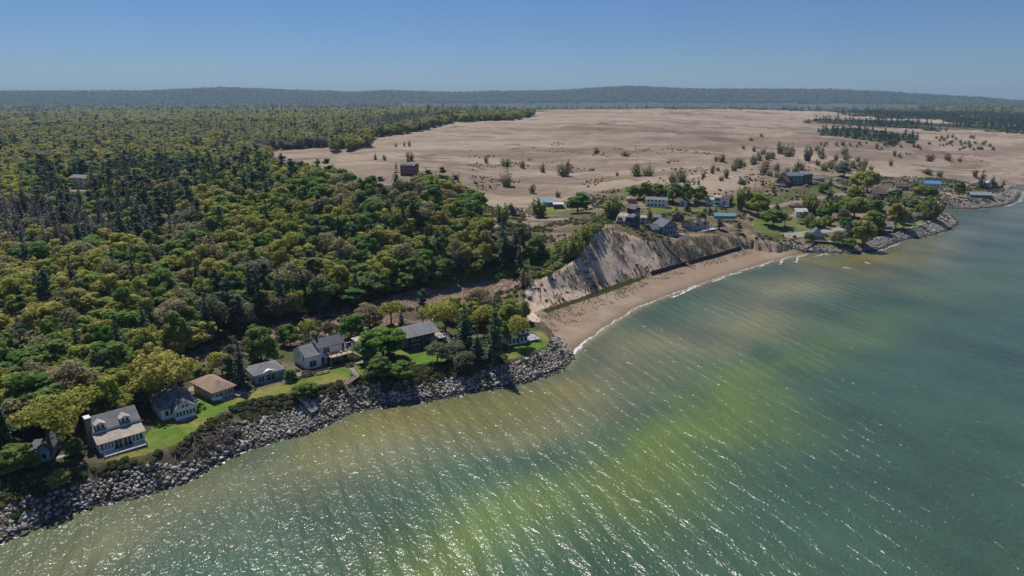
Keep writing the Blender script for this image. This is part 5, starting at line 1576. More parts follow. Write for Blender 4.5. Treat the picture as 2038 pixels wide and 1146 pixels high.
window(e, 'l', 1.8, .9, .8, 1.2, L_, 3.6); window(e, 'r', 1.8, .9, .8, 1.2, L_, 3.6); window(e, 'l', 7, 1.0, .9, 1.2, L_, D); window(e, 'r', 7, 3.6, .9, 1.2, L_, D)
for dx in (.17, .72):
    c0 = dx * L_
    dm = obj('dormer', [wall_prism(1.9, 2.6, 5.3, .5, 'y', c0 - .95, 3.75, 4.0)], W_WHITE, e)
    obj('dormer_roof', gable_roof(1.9, 2.6, 5.3, .5, 'y', c0 - .95, 3.75, .18, .1), R_CREAM, dm)
    for k in (-.42, .42): window(dm, 'f', c0 + k, 4.35, .55, .85, L_, D, y0=3.75)
box('chimney', -1.05, -.02, 4.1, 5.9, -1.2, 7.2, M_STONE, e)
box('chimney_cap', -1.15, .08, 4.0, 6.0, 7.2, 7.35, M_TRIM, e)
obj('fascia', [boxVQ(-.5, L_ + .5, 3.02, 3.09, 3.82, 4.0)], M_TRIM, e)
deck(e, .3, L_ - .2, -2.4, -.02, .35, M_GDECK)
rail(e, [(.3, -2.4), (L_ * .33, -2.4)], .35, .8); rail(e, [(L_ * .72, -2.4), (L_ - .2, -2.4), (L_ - .2, -.1)], .35, .8)
# white hip roofed cottage with gabled sun porch
e, L_ = house('cottage', 'white cottage with patchy dark hip roof and gabled sun porch', (323, 837), (393, 817))
D = 9.5
box('wall', 0, L_, 0, D, -1.2, 2.7, W_WHITE, e)
obj('roof', hip_roof(L_, D, 2.75, 3.0, 0, 0, .5, 4.0), R_SLATE, e)
pc0, pw = L_ * .30, L_ * .56
pm = obj('porch_wall', [wall_prism(pw, 2.6, 2.7, 1.7, 'y', pc0, -2.6)], W_WHITE, e)
pf = obj('porch_roof', gable_roof(pw, 7.0, 2.7, 1.9, 'y', pc0, -2.6, .35, .14), R_SLATE, e)
obj('porch_gable', [(np.array([(pc0 + .2, -2.66, 2.8), (pc0 + pw - .2, -2.66, 2.8), (pc0 + pw / 2, -2.66, 4.35), (pc0 + .2, -2.61, 2.8), (pc0 + pw - .2, -2.61, 2.8), (pc0 + pw / 2, -2.61, 4.35)], float), np.array([(0, 1, 2, 2), (5, 4, 3, 3), (0, 3, 4, 1), (1, 4, 5, 2), (2, 5, 3, 0)]))], M_TRIM, pm)
for k in range(6): window(e, 'f', pw * (k + .5) / 6, 1.0, pw / 6 * .62, 1.1, pw, 2.6, x0=pc0, y0=-2.6)
window(pm, 'f', pw / 2 - .45, 3.0, .5, .6, pw, 2.6, x0=pc0, y0=-2.66); window(pm, 'f', pw / 2 + .45, 3.0, .5, .6, pw, 2.6, x0=pc0, y0=-2.66)
for u in (1.2, 2.4): window(e, 'f', u, .9, .7, 1.2, L_, D)
window(e, 'f', L_ - 1.0, .9, .8, 1.2, L_, D); window(e, 'l', 3, .9, .8, 1.2, L_, D); window(e, 'l', 6.5, .9, .8, 1.2, L_, D); window(e, 'r', 3, .9, .8, 1.2, L_, D)
box('steps', pc0 + .8, pc0 + pw - .6, -4.0, -2.63, -.6, .12, M_CONC, e)
box('chimney', L_ * .62, L_ * .62 + .6, D * .5, D * .5 + .6, 4.5, 6.6, M_STONE, e)
# tan roofed cottage
e, L_ = house('cottage', 'low cottage with tan brown hip roof and pale grey walls', (427, 800), (466, 786.5))
D = 10.5
box('wall', 0, L_, 0, D, -1.2, 2.6, W_LILAC, e)
obj('roof', hip_roof(L_, D, 2.65, 1.9, 0, 0, .7, 3.4), R_TAN, e)
for k in range(3): window(e, 'f', L_ * .62 + k * .75, .8, .5, 1.3, L_, D)
window(e, 'f', L_ * .16, 1.1, .8, .7, L_, D); window(e, 'f', L_ * .36, .9, .8, 1.1, L_, D, door=False); window(e, 'l', 4, 1.1, .8, .8, L_, D); window(e, 'l', 8, 1.1, .8, .8, L_, D)
deck(e, 1.2, L_ + 4.5, -2.0, -.05, .3, M_DECK); deck(e, L_ + .4, L_ + 4.5, -.02, 3.8, .32, M_DECK, name='side_deck')
# blue cottage
e, L_ = house('cottage', 'light blue cottage with grey hip and gable roof', (509, 766), (566, 752))
D = 7.5
box('wall', 0, L_, 0, D, -1.2, 2.6, W_BLUE, e)
obj('roof', hip_roof(L_, D, 2.65, 1.7, 0, 0, .5, 3.2), R_GREY, e)
obj('gable', [(np.array([(.5, -.06, 2.55), (7.2, -.06, 2.55), (3.9, -.06, 3.35), (.5, 2.0, 2.7), (7.2, 2.0, 2.7), (3.9, 3.0, 3.5)], float), np.array([(0, 1, 2, 2), (0, 2, 5, 3), (1, 4, 5, 2)]))], M_TRIM, e)
window(e, 'f', 1.6, .4, 1.6, 1.7, L_, D); window(e, 'f', 4.2, .4, 2.4, 1.7, L_, D); window(e, 'f', 7.2, .9, 1.0, 1.1, L_, D); window(e, 'f', L_ - 1.1, 1.2, .9, .9, L_, D)
window(e, 'l', 3, 1, .9, 1, L_, D); window(e, 'r', 3.5, 1, .9, 1, L_, D)
deck(e, 1.5, L_ + .3, -2.2, -.6, .12, M_DECK, False, 'boardwalk')
# white listed house: lower wing with gable end, taller main part, raised deck
e, L_ = house('house', 'large white house with dark grey roofs, gabled wing and long raised pine deck', (611, 737), (690, 716))
wg = L_ * .36
obj('wall', [wall_prism(L_ - wg, 6.5, 5.2, 1.6, 'x', wg, 1.2, -1.5)], W_WHITE, e)
obj('roof', gable_roof(L_ - wg, 6.5, 5.2, 1.6, 'x', wg, 1.2, .35), R_DGREY, e)
obj('wing_wall', [wall_prism(wg - .03, 8.6, 3.9, 2.0, 'x', 0, 0, -1.5)], W_WHITE, e)
obj('wing_roof', gable_roof(wg - .45, 8.6, 3.9, 2.0, 'x', 0, 0, .4), R_GREY, e)
window(e, 'f', 1.9, .7, 1.9, 1.7, wg, 8); window(e, 'l', 1.6, 2.2, .7, 1.3, wg, 8); window(e, 'l', 5.0, 2.6, .7, 1.3, wg, 8)
window(e, 'f', 1.1, .3, .8, 1.9, L_ - wg, 6.5, x0=wg, y0=1.2, door=True)
window(e, 'f', 2.4, 3.1, 1.8, 1.6, L_ - wg, 6.5, x0=wg, y0=1.2); window(e, 'f', 7.6, 3.0, .7, 1.9, L_ - wg, 6.5, x0=wg, y0=1.2); window(e, 'f', 9.4, 3.1, 1.6, 1.6, L_ - wg, 6.5, x0=wg, y0=1.2)
window(e, 'f', 3.4, .2, 2.4, 1.5, L_ - wg, 6.5, x0=wg, y0=1.2); window(e, 'f', 8.0, .3, 1.4, 1.4, L_ - wg, 6.5, x0=wg, y0=1.2)
window(e, 'r', 3.2, 3.2, 1.0, 1.1, L_ - wg, 6.5, x0=wg, y0=1.2)
box('chimney', wg + .7, wg + 1.4, 4.4, 5.1, 5.8, 8.4, M_DTRIM, e)
deck(e, wg + 2.0, L_ + .8, -2.4, 1.15, 2.9, M_NDECK)
rail(e, [(wg + 2.0, 1.1), (wg + 2.0, -2.4), (L_ + .8, -2.4)], 2.9, .9, M_NDECK)
stair(e, (L_ + .9, -1.6, 2.8), (L_ + 4.6, -2.6, .2), 1.2, M_NDECK)
fe = []
for k in range(int((L_ - 1) / .22)): fe.append(boxVQ(.6 + k * .22, .6 + k * .22 + .19, -4.3, -4.22, -1.6, .75))
e2 = bpy.data.objects.new('fence', None); COL.objects.link(e2); e2.location = e.location; e2.rotation_euler = e.rotation_euler
tag(e2, 'red brown board fence along the foot of the white house', 'fence')
for k in range(int((L_ - 1) / .45)):
    pass
base_board = mesh_polys('plank', *boxVQ(0, .42, -.04, .04, -1.6, .75), [M_REDW])
for k in range(int((L_ - .8) / .45)):
    o = bpy.data.objects.new('plank', base_board); COL.objects.link(o); o.parent = e2; o.location = (.4 + k * .45, -4.3, 0)
obj('rail', [boxVQ(.4, L_ - .5, -4.25, -4.2, .3, .42)], M_REDW, e2)
HX, HL, HA = Vector(e.location), L_, e.rotation_euler[2]
def near_white(dx, dy, dz=0.0):
    c_, s_ = math.cos(HA), math.sin(HA); return Vector((HX.x + c_ * dx - s_ * dy, HX.y + s_ * dx + c_ * dy, HX.z + dz))
# patio and its furniture
p = near_white(HL + 3.0, -3.4); pt = obj('patio', [(np.concatenate([[(math.cos(a) * 3.2, math.sin(a) * 3.2, z_) for a in np.arange(16) * math.pi / 8] for z_ in (-.3, .1)]), np.array([(i, (i + 1) % 16, 16 + (i + 1) % 16, 16 + i) for i in range(16)] + [(16, 17 + i, 18 + i, 18 + i) for i in range(14)]))], M_CONC, None, (p.x, p.y, float(hz(p.x, p.y)) + .15))
tag(pt, 'round pale paved patio at the foot of the deck stairs', 'patio')
def furn(name, label, cat, dx, dy, z, parts, grp=None):
    p = near_white(dx, dy); z_ = HX.z + z if z else float(hz(p.x, p.y)) + .28
    e_ = bpy.data.objects.new(name, None); COL.objects.link(e_); e_.location = (p.x, p.y, z_); e_.rotation_euler = (0, 0, HA + random.uniform(-.5, .5)); tag(e_, label, cat, grp)
    for nm, ps, mt in parts: obj(nm, ps, mt, e_)
M_RED = flat('red_canvas', (.45, .03, .05), .6, .08); M_GRNC = flat('green_canvas', (.05, .30, .16), .6, .08); M_BLUEC = flat('blue_plastic', (.03, .12, .25), .4, .05); M_BLK = flat('black_metal', (.02, .02, .022), .4, .05)
M_WPL = flat('white_plastic', (.78, .78, .77), .4, .04)
def chairparts(mt): return [('seat', [boxVQ(-.3, .3, -.3, .3, .36, .44)], mt), ('backrest', [slab([(-.3, .28, 1.0), (.3, .28, 1.0), (.3, .36, .42), (-.3, .36, .42)], .08)], mt)] + [('leg', [boxVQ(a - .04, a + .04, c - .04, c + .04, 0, .36)], mt) for a in (-.25, .25) for c in (-.25, .25)]
for k, (dx, dy, lb) in enumerate([(wg + 6.0, -.6, 'left white deck chair on the raised deck'), (wg + 7.6, -.3, 'middle white deck chair on the raised deck'), (wg + 9.2, -.1, 'right white deck chair on the raised deck')]):
    furn('deck_chair', lb, 'chair', dx, dy, 2.92, chairparts(M_WPL), 'white chairs on the raised deck')
for dx, dy, lb in [(HL + 4.2, -2.2, 'red patio chair nearest the green parasol'), (HL + 5.0, -3.4, 'red patio chair at the outer edge of the patio')]:
    furn('patio_chair', lb, 'chair', dx, dy, 0, chairparts(M_RED), 'red chairs on the patio')
cone = lambda r0, r1, z0_, z1_, k=8: (np.concatenate([[(math.cos(a) * r, math.sin(a) * r, z_) for a in np.arange(k) * 2 * math.pi / k] for r, z_ in ((r0, z0_), (r1, z1_))]), np.array([(i, (i + 1) % k, k + (i + 1) % k, k + i) for i in range(k)]))
furn('parasol', 'green parasol on the patio right of the deck stairs', 'parasol', HL + 5.2, -1.4, 0, [('canopy', [cone(1.5, .05, 2.0, 2.7)], M_GRNC), ('pole', [tube((0, 0, 0), (0, 0, 2.7), .04, .04, 6)], M_BLK)])
furn('swim_spa', 'covered dark blue hot tub under the raised deck', 'hot tub', wg + 5.5, -1.4, 0, [('cabinet', [boxVQ(-1.3, 1.3, -.9, .9, -.2, .85)], M_BLK), ('cover', [slab([(-1.35, -.95, 1.02), (1.35, -.95, 1.02), (1.35, .95, 1.02), (-1.35, .95, 1.02)], .14)], M_BLUEC)])
furn('bench', 'long pinkish wooden bench at the left corner of the white house lawn', 'bench', 2.0, -5.8, 0, [('seat', [boxVQ(-1.9, 1.9, -.35, .3, .38, .46)], M_DECK), ('backrest', [slab([(-1.9, .3, 1.0), (1.9, .3, 1.0), (1.9, .38, .42), (-1.9, .38, .42)], .08)], M_DECK)] + [('leg', [boxVQ(a - .07, a + .07, -.3, .3, -.3, .38)], M_DECK) for a in (-1.7, 0, 1.7)])
# dark green two storey house
e, L_ = house('house', 'dark green two storey house with wide grey gable roof', (810, 698), (866, 685))
D = 8.0
obj('wall', [wall_prism(L_ * .42, D, 4.9, 1.3, 'x', 0, -.9)], W_DGREEN, e)
obj('rear_wall', [wall_prism(L_ * .58 - .03, D - .9, 4.9, 1.3, 'x', L_ * .42 + .03, 0)], W_DGREEN, e)
obj('roof', gable_roof(L_, D + 1.0, 4.9, 1.5, 'x', 0, -1.0, .9), R_GREY, e)
for z in (.5, 3.1): window(e, 'f', 2.6, z, 2.0, 1.3, L_, D, y0=-.9)
for u in (.52, .72, .9): window(e, 'f', u * L_, 2.9, 1.0, 1.5, L_, D); window(e, 'f', u * L_, .3, 1.0, 1.7, L_, D)
window(e, 'l', 2.5, .5, .9, 1.1, L_, D); deck(e, L_ * .75, L_ + 3.0, -1.9, .0, 2.5, M_GDECK); rail(e, [(L_ * .75, -1.9), (L_ + 3, -1.9), (L_ + 3, 0)], 2.5, .9)
deck(e, L_ + .05, L_ + 3.5, .1, 5.2, 2.52, M_DECK, name='side_deck')
stair(e, (L_ + 3.2, -1.5, 2.4), (L_ + 3.4, -4.2, .1), 1.1, M_TRIM)
# white point cottage
e, L_ = house('cottage', 'white cottage with dark roof at the tip of the rocky point', (1011, 689), (1050, 681))
D = 7.0
box('wall', 0, L_, 0, D, -1.2, 2.6, W_WHITE, e); obj('roof', gable_roof(L_, D, 2.6, 2.4, 'x', 0, 0, .5), R_DGREY, e)
obj('gable_wall', [wall_prism(3.4, 3.5, 3.6, 1.2, 'y', L_ * .55, .3, 2.5)], W_WHITE, e); obj('gable_roof', gable_roof(3.4, 3.8, 3.6, 1.2, 'y', L_ * .55, .3, .3, .12), R_DGREY, e)
for k in range(5): window(e, 'f', L_ * (k + .5) / 5, .7, L_ / 5 * .6, 1.3, L_, D)
window(e, 'f', 1.7, 3.3, 1.2, .9, 3.4, 3, x0=L_ * .55, y0=.3); window(e, 'r', 3.5, .8, 1.2, 1.2, L_, D)
deck(e, L_ + .05, L_ + 4.8, -.6, 4.5, .7, M_GDECK); rail(e, [(L_ + .1, -.6), (L_ + 4.8, -.6), (L_ + 4.8, 4.5)], .7, .9)
# small blue cottage, lower left
e, L_ = house('cottage', 'small pale blue cottage half hidden under trees at the lower left', (60, 923), (103, 917))
obj('wall', [wall_prism(L_ * .55, 6, 2.6, 1.5, 'y', L_ * .45, 0)], W_BLUE, e); obj('roof', gable_roof(L_ * .55, 6, 2.6, 1.5, 'y', L_ * .45, 0, .35), R_DGREY, e)
box('side_wall', 0, L_ * .45 - .03, .8, 5, -1.2, 2.1, W_BLUE, e); obj('side_roof', [slab([(-.3, .5, 2.3), (L_ * .45 - .4, .5, 2.3), (L_ * .45 - .4, 5.3, 3.0), (-.3, 5.3, 3.0)], .14)], R_DGREY, e)
window(e, 'f', 1.0, .8, .8, 1.2, L_ * .55, 6, x0=L_ * .45); window(e, 'f', 2.3, .8, .6, 1.2, L_ * .55, 6, x0=L_ * .45); window(e, 'f', 1.2, .9, 1.0, .8, L_, 5, y0=.8)
# small garage beside the spreading tree
e, L_ = house('garage', 'small low grey garage with one dark opening beside the spreading green tree', (718, 700), (745, 693), 'garage')
box('wall', 0, L_, 0, 5, -1, 2.4, W_LILAC, e); obj('roof', [slab([(-.4, -.4, 2.5), (L_ + .4, -.4, 2.5), (L_ + .4, 5.4, 3.1), (-.4, 5.4, 3.1)], .16)], R_CREAM, e)
window(e, 'f', L_ * .6, .4, 2.0, 1.6, L_, 5, door=True)

# ---- small village houses -------------------------------------------------
def simple(name, label, pL, pR, D, H, rise, axis, wm_, rm_, nf=2, storeys=1, cat='house', hip=False, dk=None, chim=False, lift=0.0, side='l', ov=.5, trim=None, group=None, bigwin=False):
    e, L_ = house(name, label, pL, pR, cat, lift, group)
    if hip: box('wall', 0, L_, 0, D, -2.0, H, wm_, e); obj('roof', hip_roof(L_, D, H + .03, rise, 0, 0, ov), rm_, e)
    else: obj('wall', [wall_prism(L_, D, H, rise, axis, 0, 0, -2.0)], wm_, e); obj('roof', gable_roof(L_, D, H, rise, axis, 0, 0, ov), rm_, e)
    for s_ in range(storeys):
        autow(e, 'f', L_, D, .8 + s_ * 2.7, nf, 1.1 if not bigwin else 2.0, 1.3 if not bigwin else 1.7, trim=trim)
        autow(e, side, L_, D, .9 + s_ * 2.7, 2, 1.0, 1.1, trim=trim)
    if axis == 'y' and not hip and rise > 2: window(e, 'f', L_ / 2, H + .3, 1.2, 1.0, L_, D, trim=trim)
    if dk: deck(e, 0, L_ + dk, -2.6, -.05, .6, M_GDECK); rail(e, [(0, -2.6), (L_ + dk, -2.6)], .6, .9)
    if chim: box('chimney', L_ * .7, L_ * .7 + .7, D * .6, D * .6 + .7, H, H + rise + 1.2, M_STONE, e)
    return e, L_
# blue grey gable house at the bluff
e, L_ = house('house', 'blue grey two storey gable house at the top of the sand bluff', (1318, 469), (1347, 466))
obj('wall', [wall_prism(L_, 8, 4.6, 3.0, 'y', 0, 0, -2.5)], W_BLUEG, e); obj('roof', gable_roof(L_, 8, 4.6, 3.0, 'y', 0, 0, .5), R_BLUEG, e)
obj('wing_wall', [wall_prism(5.0, 6, 3.4, 1.8, 'x', -5.05, 1.5, -2.5)], W_BLUEG, e); obj('wing_roof', gable_roof(4.6, 6, 3.4, 2.0, 'x', -5.05, 1.5, .4), R_BLUEG, e)
for z in (.3, 3.0): autow(e, 'f', L_, 8, z, 4, 1.2, 1.8)
window(e, 'f', L_ / 2, 5.2, 1.8, 1.3, L_, 8); autow(e, 'l', L_, 6, 1.0, 3, .8, 1.0, x0=-5.05, y0=1.5); autow(e, 'r', L_, 8, 1.0, 3, .9, 1.2)
deck(e, 1, L_ + 3.5, -3.2, -.05, .25, M_GDECK); rail(e, [(1, -3.2), (L_ + 3.5, -3.2)], .25, .9)
# dormered cottage
e, L_ = house('house', 'grey shingled cottage with white dormers right of the blue grey gable house', (1379, 461), (1409, 455.5))
obj('wall', [wall_prism(L_, 7.5, 3.0, 2.8, 'x', 0, 0, -2)], W_GREY, e); obj('roof', gable_roof(L_, 7.5, 3.0, 2.8, 'x', 0, 0, .4), R_BROWN, e)
for dx in (.3, .8):
    dm = obj('dormer', [wall_prism(2.2, 2.6, 4.6, .8, 'y', dx * L_ - 1.1, .7, 3.2)], W_WHITE, e); obj('dormer_roof', gable_roof(2.2, 2.8, 4.6, .8, 'y', dx * L_ - 1.1, .7, .25, .1), R_GREY, dm); window(dm, 'f', dx * L_, 3.9, .9, .8, L_, 7, y0=.7)
autow(e, 'f', L_, 7.5, .6, 4, 1.0, 1.5); autow(e, 'l', L_, 7.5, .8, 2, .9, 1.0); deck(e, 2, L_ + 4, -3.0, -.05, .2, M_TRIM); rail(e, [(2, -3), (L_ + 4, -3)], .2, .9)
# tan round-roofed blue house
e, L_ = house('house', 'dark blue house with a tan gambrel roof at the crest of the bluff', (1227, 447), (1258, 451))
obj('wall', [wall_prism(L_, 8, 2.4, 1.2, 'x', 0, 0, -2)], W_NAVY, e)
gr_ = [(-.5, 2.2), (1.2, 4.5), (4, 5.6), (6.8, 4.5), (8.5, 2.2)]
obj('roof', [slab([(-.4, a[0], a[1]), (L_ * .55, a[0], a[1]), (L_ * .55, c[0], c[1]), (-.4, c[0], c[1])], .2) for a, c in zip(gr_[:-1], gr_[1:])], R_CREAM, e)
obj('upper_wall', [wall_prism(L_ * .45 - .05, 7, 4.4, .7, 'x', L_ * .55 + .05, .4, 2.3)], W_NAVY, e); obj('upper_roof', gable_roof(L_ * .45 - .2, 7, 4.4, .7, 'x', L_ * .55 + .25, .4, .2), R_DGREY, e)
for k in (.15, .3): window(e, 'f', k * L_, 2.55, 1.1, 1.3, L_, 8, y0=-.1)
autow(e, 'f', L_, 8, .4, 4, 1.0, 1.3)
# black tower house
e, L_ = house('house', 'tall narrow black house with white balcony bands', (1262, 444), (1273, 443))
obj('wall', [wall_prism(L_, 7, 7.6, .9, 'y', 0, 0, -1.5)], W_BLACK, e); obj('roof', gable_roof(L_, 7, 7.6, .9, 'y', 0, 0, .6), R_DGREY, e)
for z in (.6, 3.2, 5.8): window(e, 'f', L_ / 2, z, L_ * .55, 1.2, L_, 7)
for z in (2.5, 5.0): deck(e, -2.6, L_ + .3, -1.3, -.05, z, M_TRIM, z < 3, 'balcony'); rail(e, [(-2.6, -1.3), (L_ + .3, -1.3)], z, .9)
simple('house', 'white flat annex right of the tall black house', (1274, 443), (1286, 443), 6, 2.8, .6, 'x', W_WHITE, R_CREAM, 2)
simple('cabin', 'small dark cabin with pale grey roof left of the blue grey gable house', (1301, 441), (1314, 441), 6, 2.5, 1.2, 'x', W_BLACK, R_GREY, 2, cat='cabin')
e, L_ = simple('house', 'long teal roofed low house on the village lawn', (1423, 438), (1463, 438.5), 6.5, 2.6, 1.3, 'x', W_NAVY, R_TEAL, 5, dk=.5)
# brown gambrel cabin
e, L_ = house('cabin', 'brown gambrel roofed cabin behind the bluff houses', (1338, 440), (1358, 441), 'cabin')
gp = [(-.6, .6), (.3, 3.6), (L_ / 2, 5.6), (L_ - .3, 3.6), (L_ + .6, .6)]
obj('roof', [slab([(a[0], -.5, a[1]), (c[0], -.5, c[1]), (c[0], 7.5, c[1]), (a[0], 7.5, a[1])], .2) for a, c in zip(gp[:-1], gp[1:])], R_BROWN, e)
obj('wall', [(np.array([(x_, y_, z_) for y_ in (0, 7) for x_, z_ in ((0, -1.5), (L_, -1.5), (L_ - .35, 3.3), (L_ / 2, 5.2), (.35, 3.3))], float), np.array([(4, 3, 2, 2), (4, 2, 1, 0), (9, 7, 8, 8), (5, 6, 7, 9), (0, 1, 6, 5), (1, 2, 7, 6), (4, 0, 5, 9)]))], W_BROWN, e)
window(e, 'f', L_ / 2, 2.8, 2.2, 1.4, L_, 7); autow(e, 'f', L_, 7, .4, 2, 1.1, 1.3); deck(e, 0, L_, -2.4, -.55, .3, M_REDW)
simple('house', 'white two storey house with grey roof in front of the grove', (1284, 411), (1326, 413), 7, 4.6, 1.3, 'x', W_WHITE, R_GREY, 5, 2, chim=True)
simple('cabin', 'tan roofed cabin at the left end of the grove', (1249, 404), (1266, 404), 6, 2.6, 1.8, 'x', W_TAN, R_TAN, 2, cat='cabin', hip=True)
e, L_ = house('house', 'white two storey twin house with balconies at the foot of the dune', (1405, 408), (1451, 410))
D = 7
obj('wall', [wall_prism(L_ * .34, D, 3.6, .9, 'x', 0, 1.5, -2)], W_WHITE, e); obj('roof', gable_roof(L_ * .34 - .4, D, 3.6, .9, 'x', 0, 1.5, .35), R_CREAM, e)
obj('middle_wall', [wall_prism(L_ * .30, D, 5.4, .7, 'x', L_ * .345, 0, -2)], W_WHITE, e); obj('middle_roof', gable_roof(L_ * .30, D, 5.4, .7, 'x', L_ * .345, 0, .2), R_CREAM, e)
obj('right_wall', [wall_prism(L_ * .34, D, 4.2, 1.6, 'x', L_ * .66, .8, -2)], W_WHITE, e); obj('right_roof', gable_roof(L_ * .34, D, 4.2, 1.6, 'x', L_ * .66 + .2, .8, .2), R_BROWN, e)
window(e, 'f', 2.2, 1.8, 1.6, 1.2, 5, D, y0=1.5)
for z in (.6, 3.2): window(e, 'f', L_ * .15, z, L_ * .2, 1.2, L_, D, x0=L_ * .345)
window(e, 'f', L_ * .12, 1.2, 1.0, 1.8, L_, D, x0=L_ * .66, y0=.8); deck(e, -.5, L_, -3.2, -.05, .3, M_CONC, name='terrace')
simple('cabin', 'tiny white cabin half hidden by the grove', (1352, 408), (1366, 409), 5, 2.4, 1.4, 'y', W_WHITE, R_WHITE, 1, cat='cabin')
# upper right houses
e, L_ = simple('chalet', 'dark brown chalet with glazed white trimmed gable', (1545, 368), (1566, 370), 9, 3.0, 3.2, 'y', W_BROWN, R_BROWN, 3, dk=-.2, bigwin=True, cat='house')
simple('house', 'large blue grey house beside the brown chalet', (1568, 367), (1597, 366), 9, 6.0, 1.8, 'x', W_BLUEG, R_BLUEG, 3, 2, bigwin=True)
simple('barn', 'tall brown box shaped house right of the large blue grey one', (1599, 366), (1616, 364), 10, 6.6, .8, 'x', W_BROWN, R_BLUEG, 2, 1, cat='house')
simple('house', 'low pale grey roofed house at the right end of the upper row', (1618, 363), (1641, 361.5), 7, 2.8, 1.4, 'x', W_GREY, R_GREY, 4)
simple('shed', 'small dark shed on the sandy yard', (1675, 379.5), (1689, 380), 4, 2.4, .9, 'x', W_BLACK, R_BROWN, 1, cat='shed')
simple('cabin', 'red brown cabin with hip roof by the village lane', (1578, 418), (1599, 418), 7, 2.5, 2.0, 'x', W_RED, R_BROWN, 2, hip=True, cat='cabin')
simple('shed', 'white roofed shed with dark front behind a pine', (1584, 431), (1606, 431), 6, 3.2, 1.6, 'x', W_WHITE, R_WHITE, 1, cat='shed', bigwin=True)
simple('house', 'dark brown roofed house in the village grove', (1736, 396), (1760, 397), 8, 4.2, 2.4, 'x', W_BROWN, R_BROWN, 3)
simple('house', 'small grey roofed house right of the dark roofed one', (1767, 387), (1789, 389), 7, 3.0, 1.8, 'x', W_BLACK, R_GREY, 3)
simple('house', 'grey brown roofed long house on the sandy terrace', (1783, 378), (1809, 378.5), 8, 3.0, 2.0, 'x', W_TAN, R_BROWN, 3)
simple('cabin', 'small dark gabled cabin with white front', (1815, 368), (1829, 368), 6, 3.0, 1.6, 'y', W_WHITE, R_DGREY, 2, cat='cabin')
simple('house', 'long house with bright blue metal roof', (1834, 372), (1872, 373), 8, 3.2, 1.8, 'x', W_WHITE, R_BLUE, 5)
simple('house', 'grey roofed house behind dark shrubs', (1820, 412), (1845, 413), 7, 2.8, 1.4, 'x', W_GREY, R_GREY, 3)
simple('house', 'pole house with grey green metal roof on the far point', (1932, 394), (1974, 395), 7, 2.8, 1.6, 'x', W_NAVY, R_GREEN, 6, ov=.7)
simple('house', 'white pointed roof house between the dark spruces', (1960, 375), (1973, 375), 7, 2.8, 3.4, 'y', W_WHITE, R_WHITE, 2)
simple('cottage', 'teal shore cottage with brown roof', (1799, 438), (1819, 439.5), 7, 2.4, 1.5, 'x', W_TEAL, R_BROWN, 3, hip=True)
simple('cottage', 'brown roofed cottage joined right of the teal one', (1822, 437), (1856, 437), 8, 2.4, 1.8, 'x', W_TAN, R_BROWN, 3, hip=True)
e, L_ = simple('cottage', 'dark shore cottage under trees with grey gable', (1737, 457), (1775, 460), 8, 2.8, 2.2, 'x', W_BLACK, R_GREY, 3, dk=.5)
simple('house', 'dark house with red chimney block between trees mid village', (1712, 450), (1734, 452), 7, 2.8, 1.6, 'x', W_BROWN, R_GREY, 2)
# boathouse on stilts
e, L_ = house('boathouse', 'shore pavilion with big grey hip roof and brick base above the riprap', (1613, 479), (1639, 480), 'house', 1.0)
box('wall', 0, L_, 0, 8, -2.6, 1.6, W_RED, e); obj('roof', hip_roof(L_, 8, 1.65, 4.2, 0, 0, 1.1, 3.0), R_BLUEG, e); autow(e, 'f', L_, 8, .2, 4, 1.2, 1.0)
deck(e, -.5, L_ + 6, -3, -.05, -.4, M_GDECK); rail(e, [(-.5, -3), (L_ + 6, -3)], -.4, .9, M_GDECK)
# left side village houses under the dune
e, L_ = house('cabin', 'small dark pointed cottage on a brick terrace', (1007, 427), (1026, 427), 'cabin', 1.2)
obj('wall', [wall_prism(L_, 7, 1.6, 3.6, 'y', 0, 0, -.4)], W_NAVY, e); obj('roof', gable_roof(L_, 7, 1.6, 3.6, 'y', 0, 0, .5), R_GREY, e); window(e, 'f', L_ / 2, 2.8, .8, 1.2, L_, 7); window(e, 'f', L_ / 2, .1, 1.4, 1.6, L_, 7, door=True)
box('terrace', -1.4, L_ + 2.2, -3.2, 7.3, -2.6, -.42, W_RED, e)
simple('house', 'light blue metal roofed cottage below the dune', (1077, 412), (1101, 411), 7, 3.0, 1.7, 'x', W_LILAC, R_LBLUE, 3)
simple('house', 'dark low house right of the blue roofed cottage', (1102, 415), (1121, 415), 6, 2.8, .9, 'x', W_BLACK, R_WHITE, 2)
simple('cabin', 'small blue grey cabin alone below the dune slope', (1158, 399), (1172, 399), 6, 3.0, 1.5, 'x', W_NAVY, R_BLUEG, 2, cat='cabin')
simple('cabin', 'dark red cabin behind the spreading tree on the lane', (1128, 413), (1142, 413), 5, 2.4, 1.0, 'x', W_RED, R_BROWN, 1, cat='cabin')
# houses in the forest
e, L_ = simple('house', 'white two storey house in a clearing of the forest', (142, 374), (172, 376), 7, 5.0, 1.4, 'x', W_WHITE, R_GREY, 2, 2, lift=1.8)
e, L_ = simple('house', 'dark red tall house with grey roof at the edge of the dunes', (797, 350), (824, 351), 9, 6.6, 1.4, 'x', W_RED, R_BLUEG, 4, 3, lift=1.5)
simple('cabin', 'roof of a pale cabin deep in the forest', (838, 452), (852, 453), 6, 5.0, 1.6, 'x', W_LILAC, R_GREY, 2, cat='cabin')

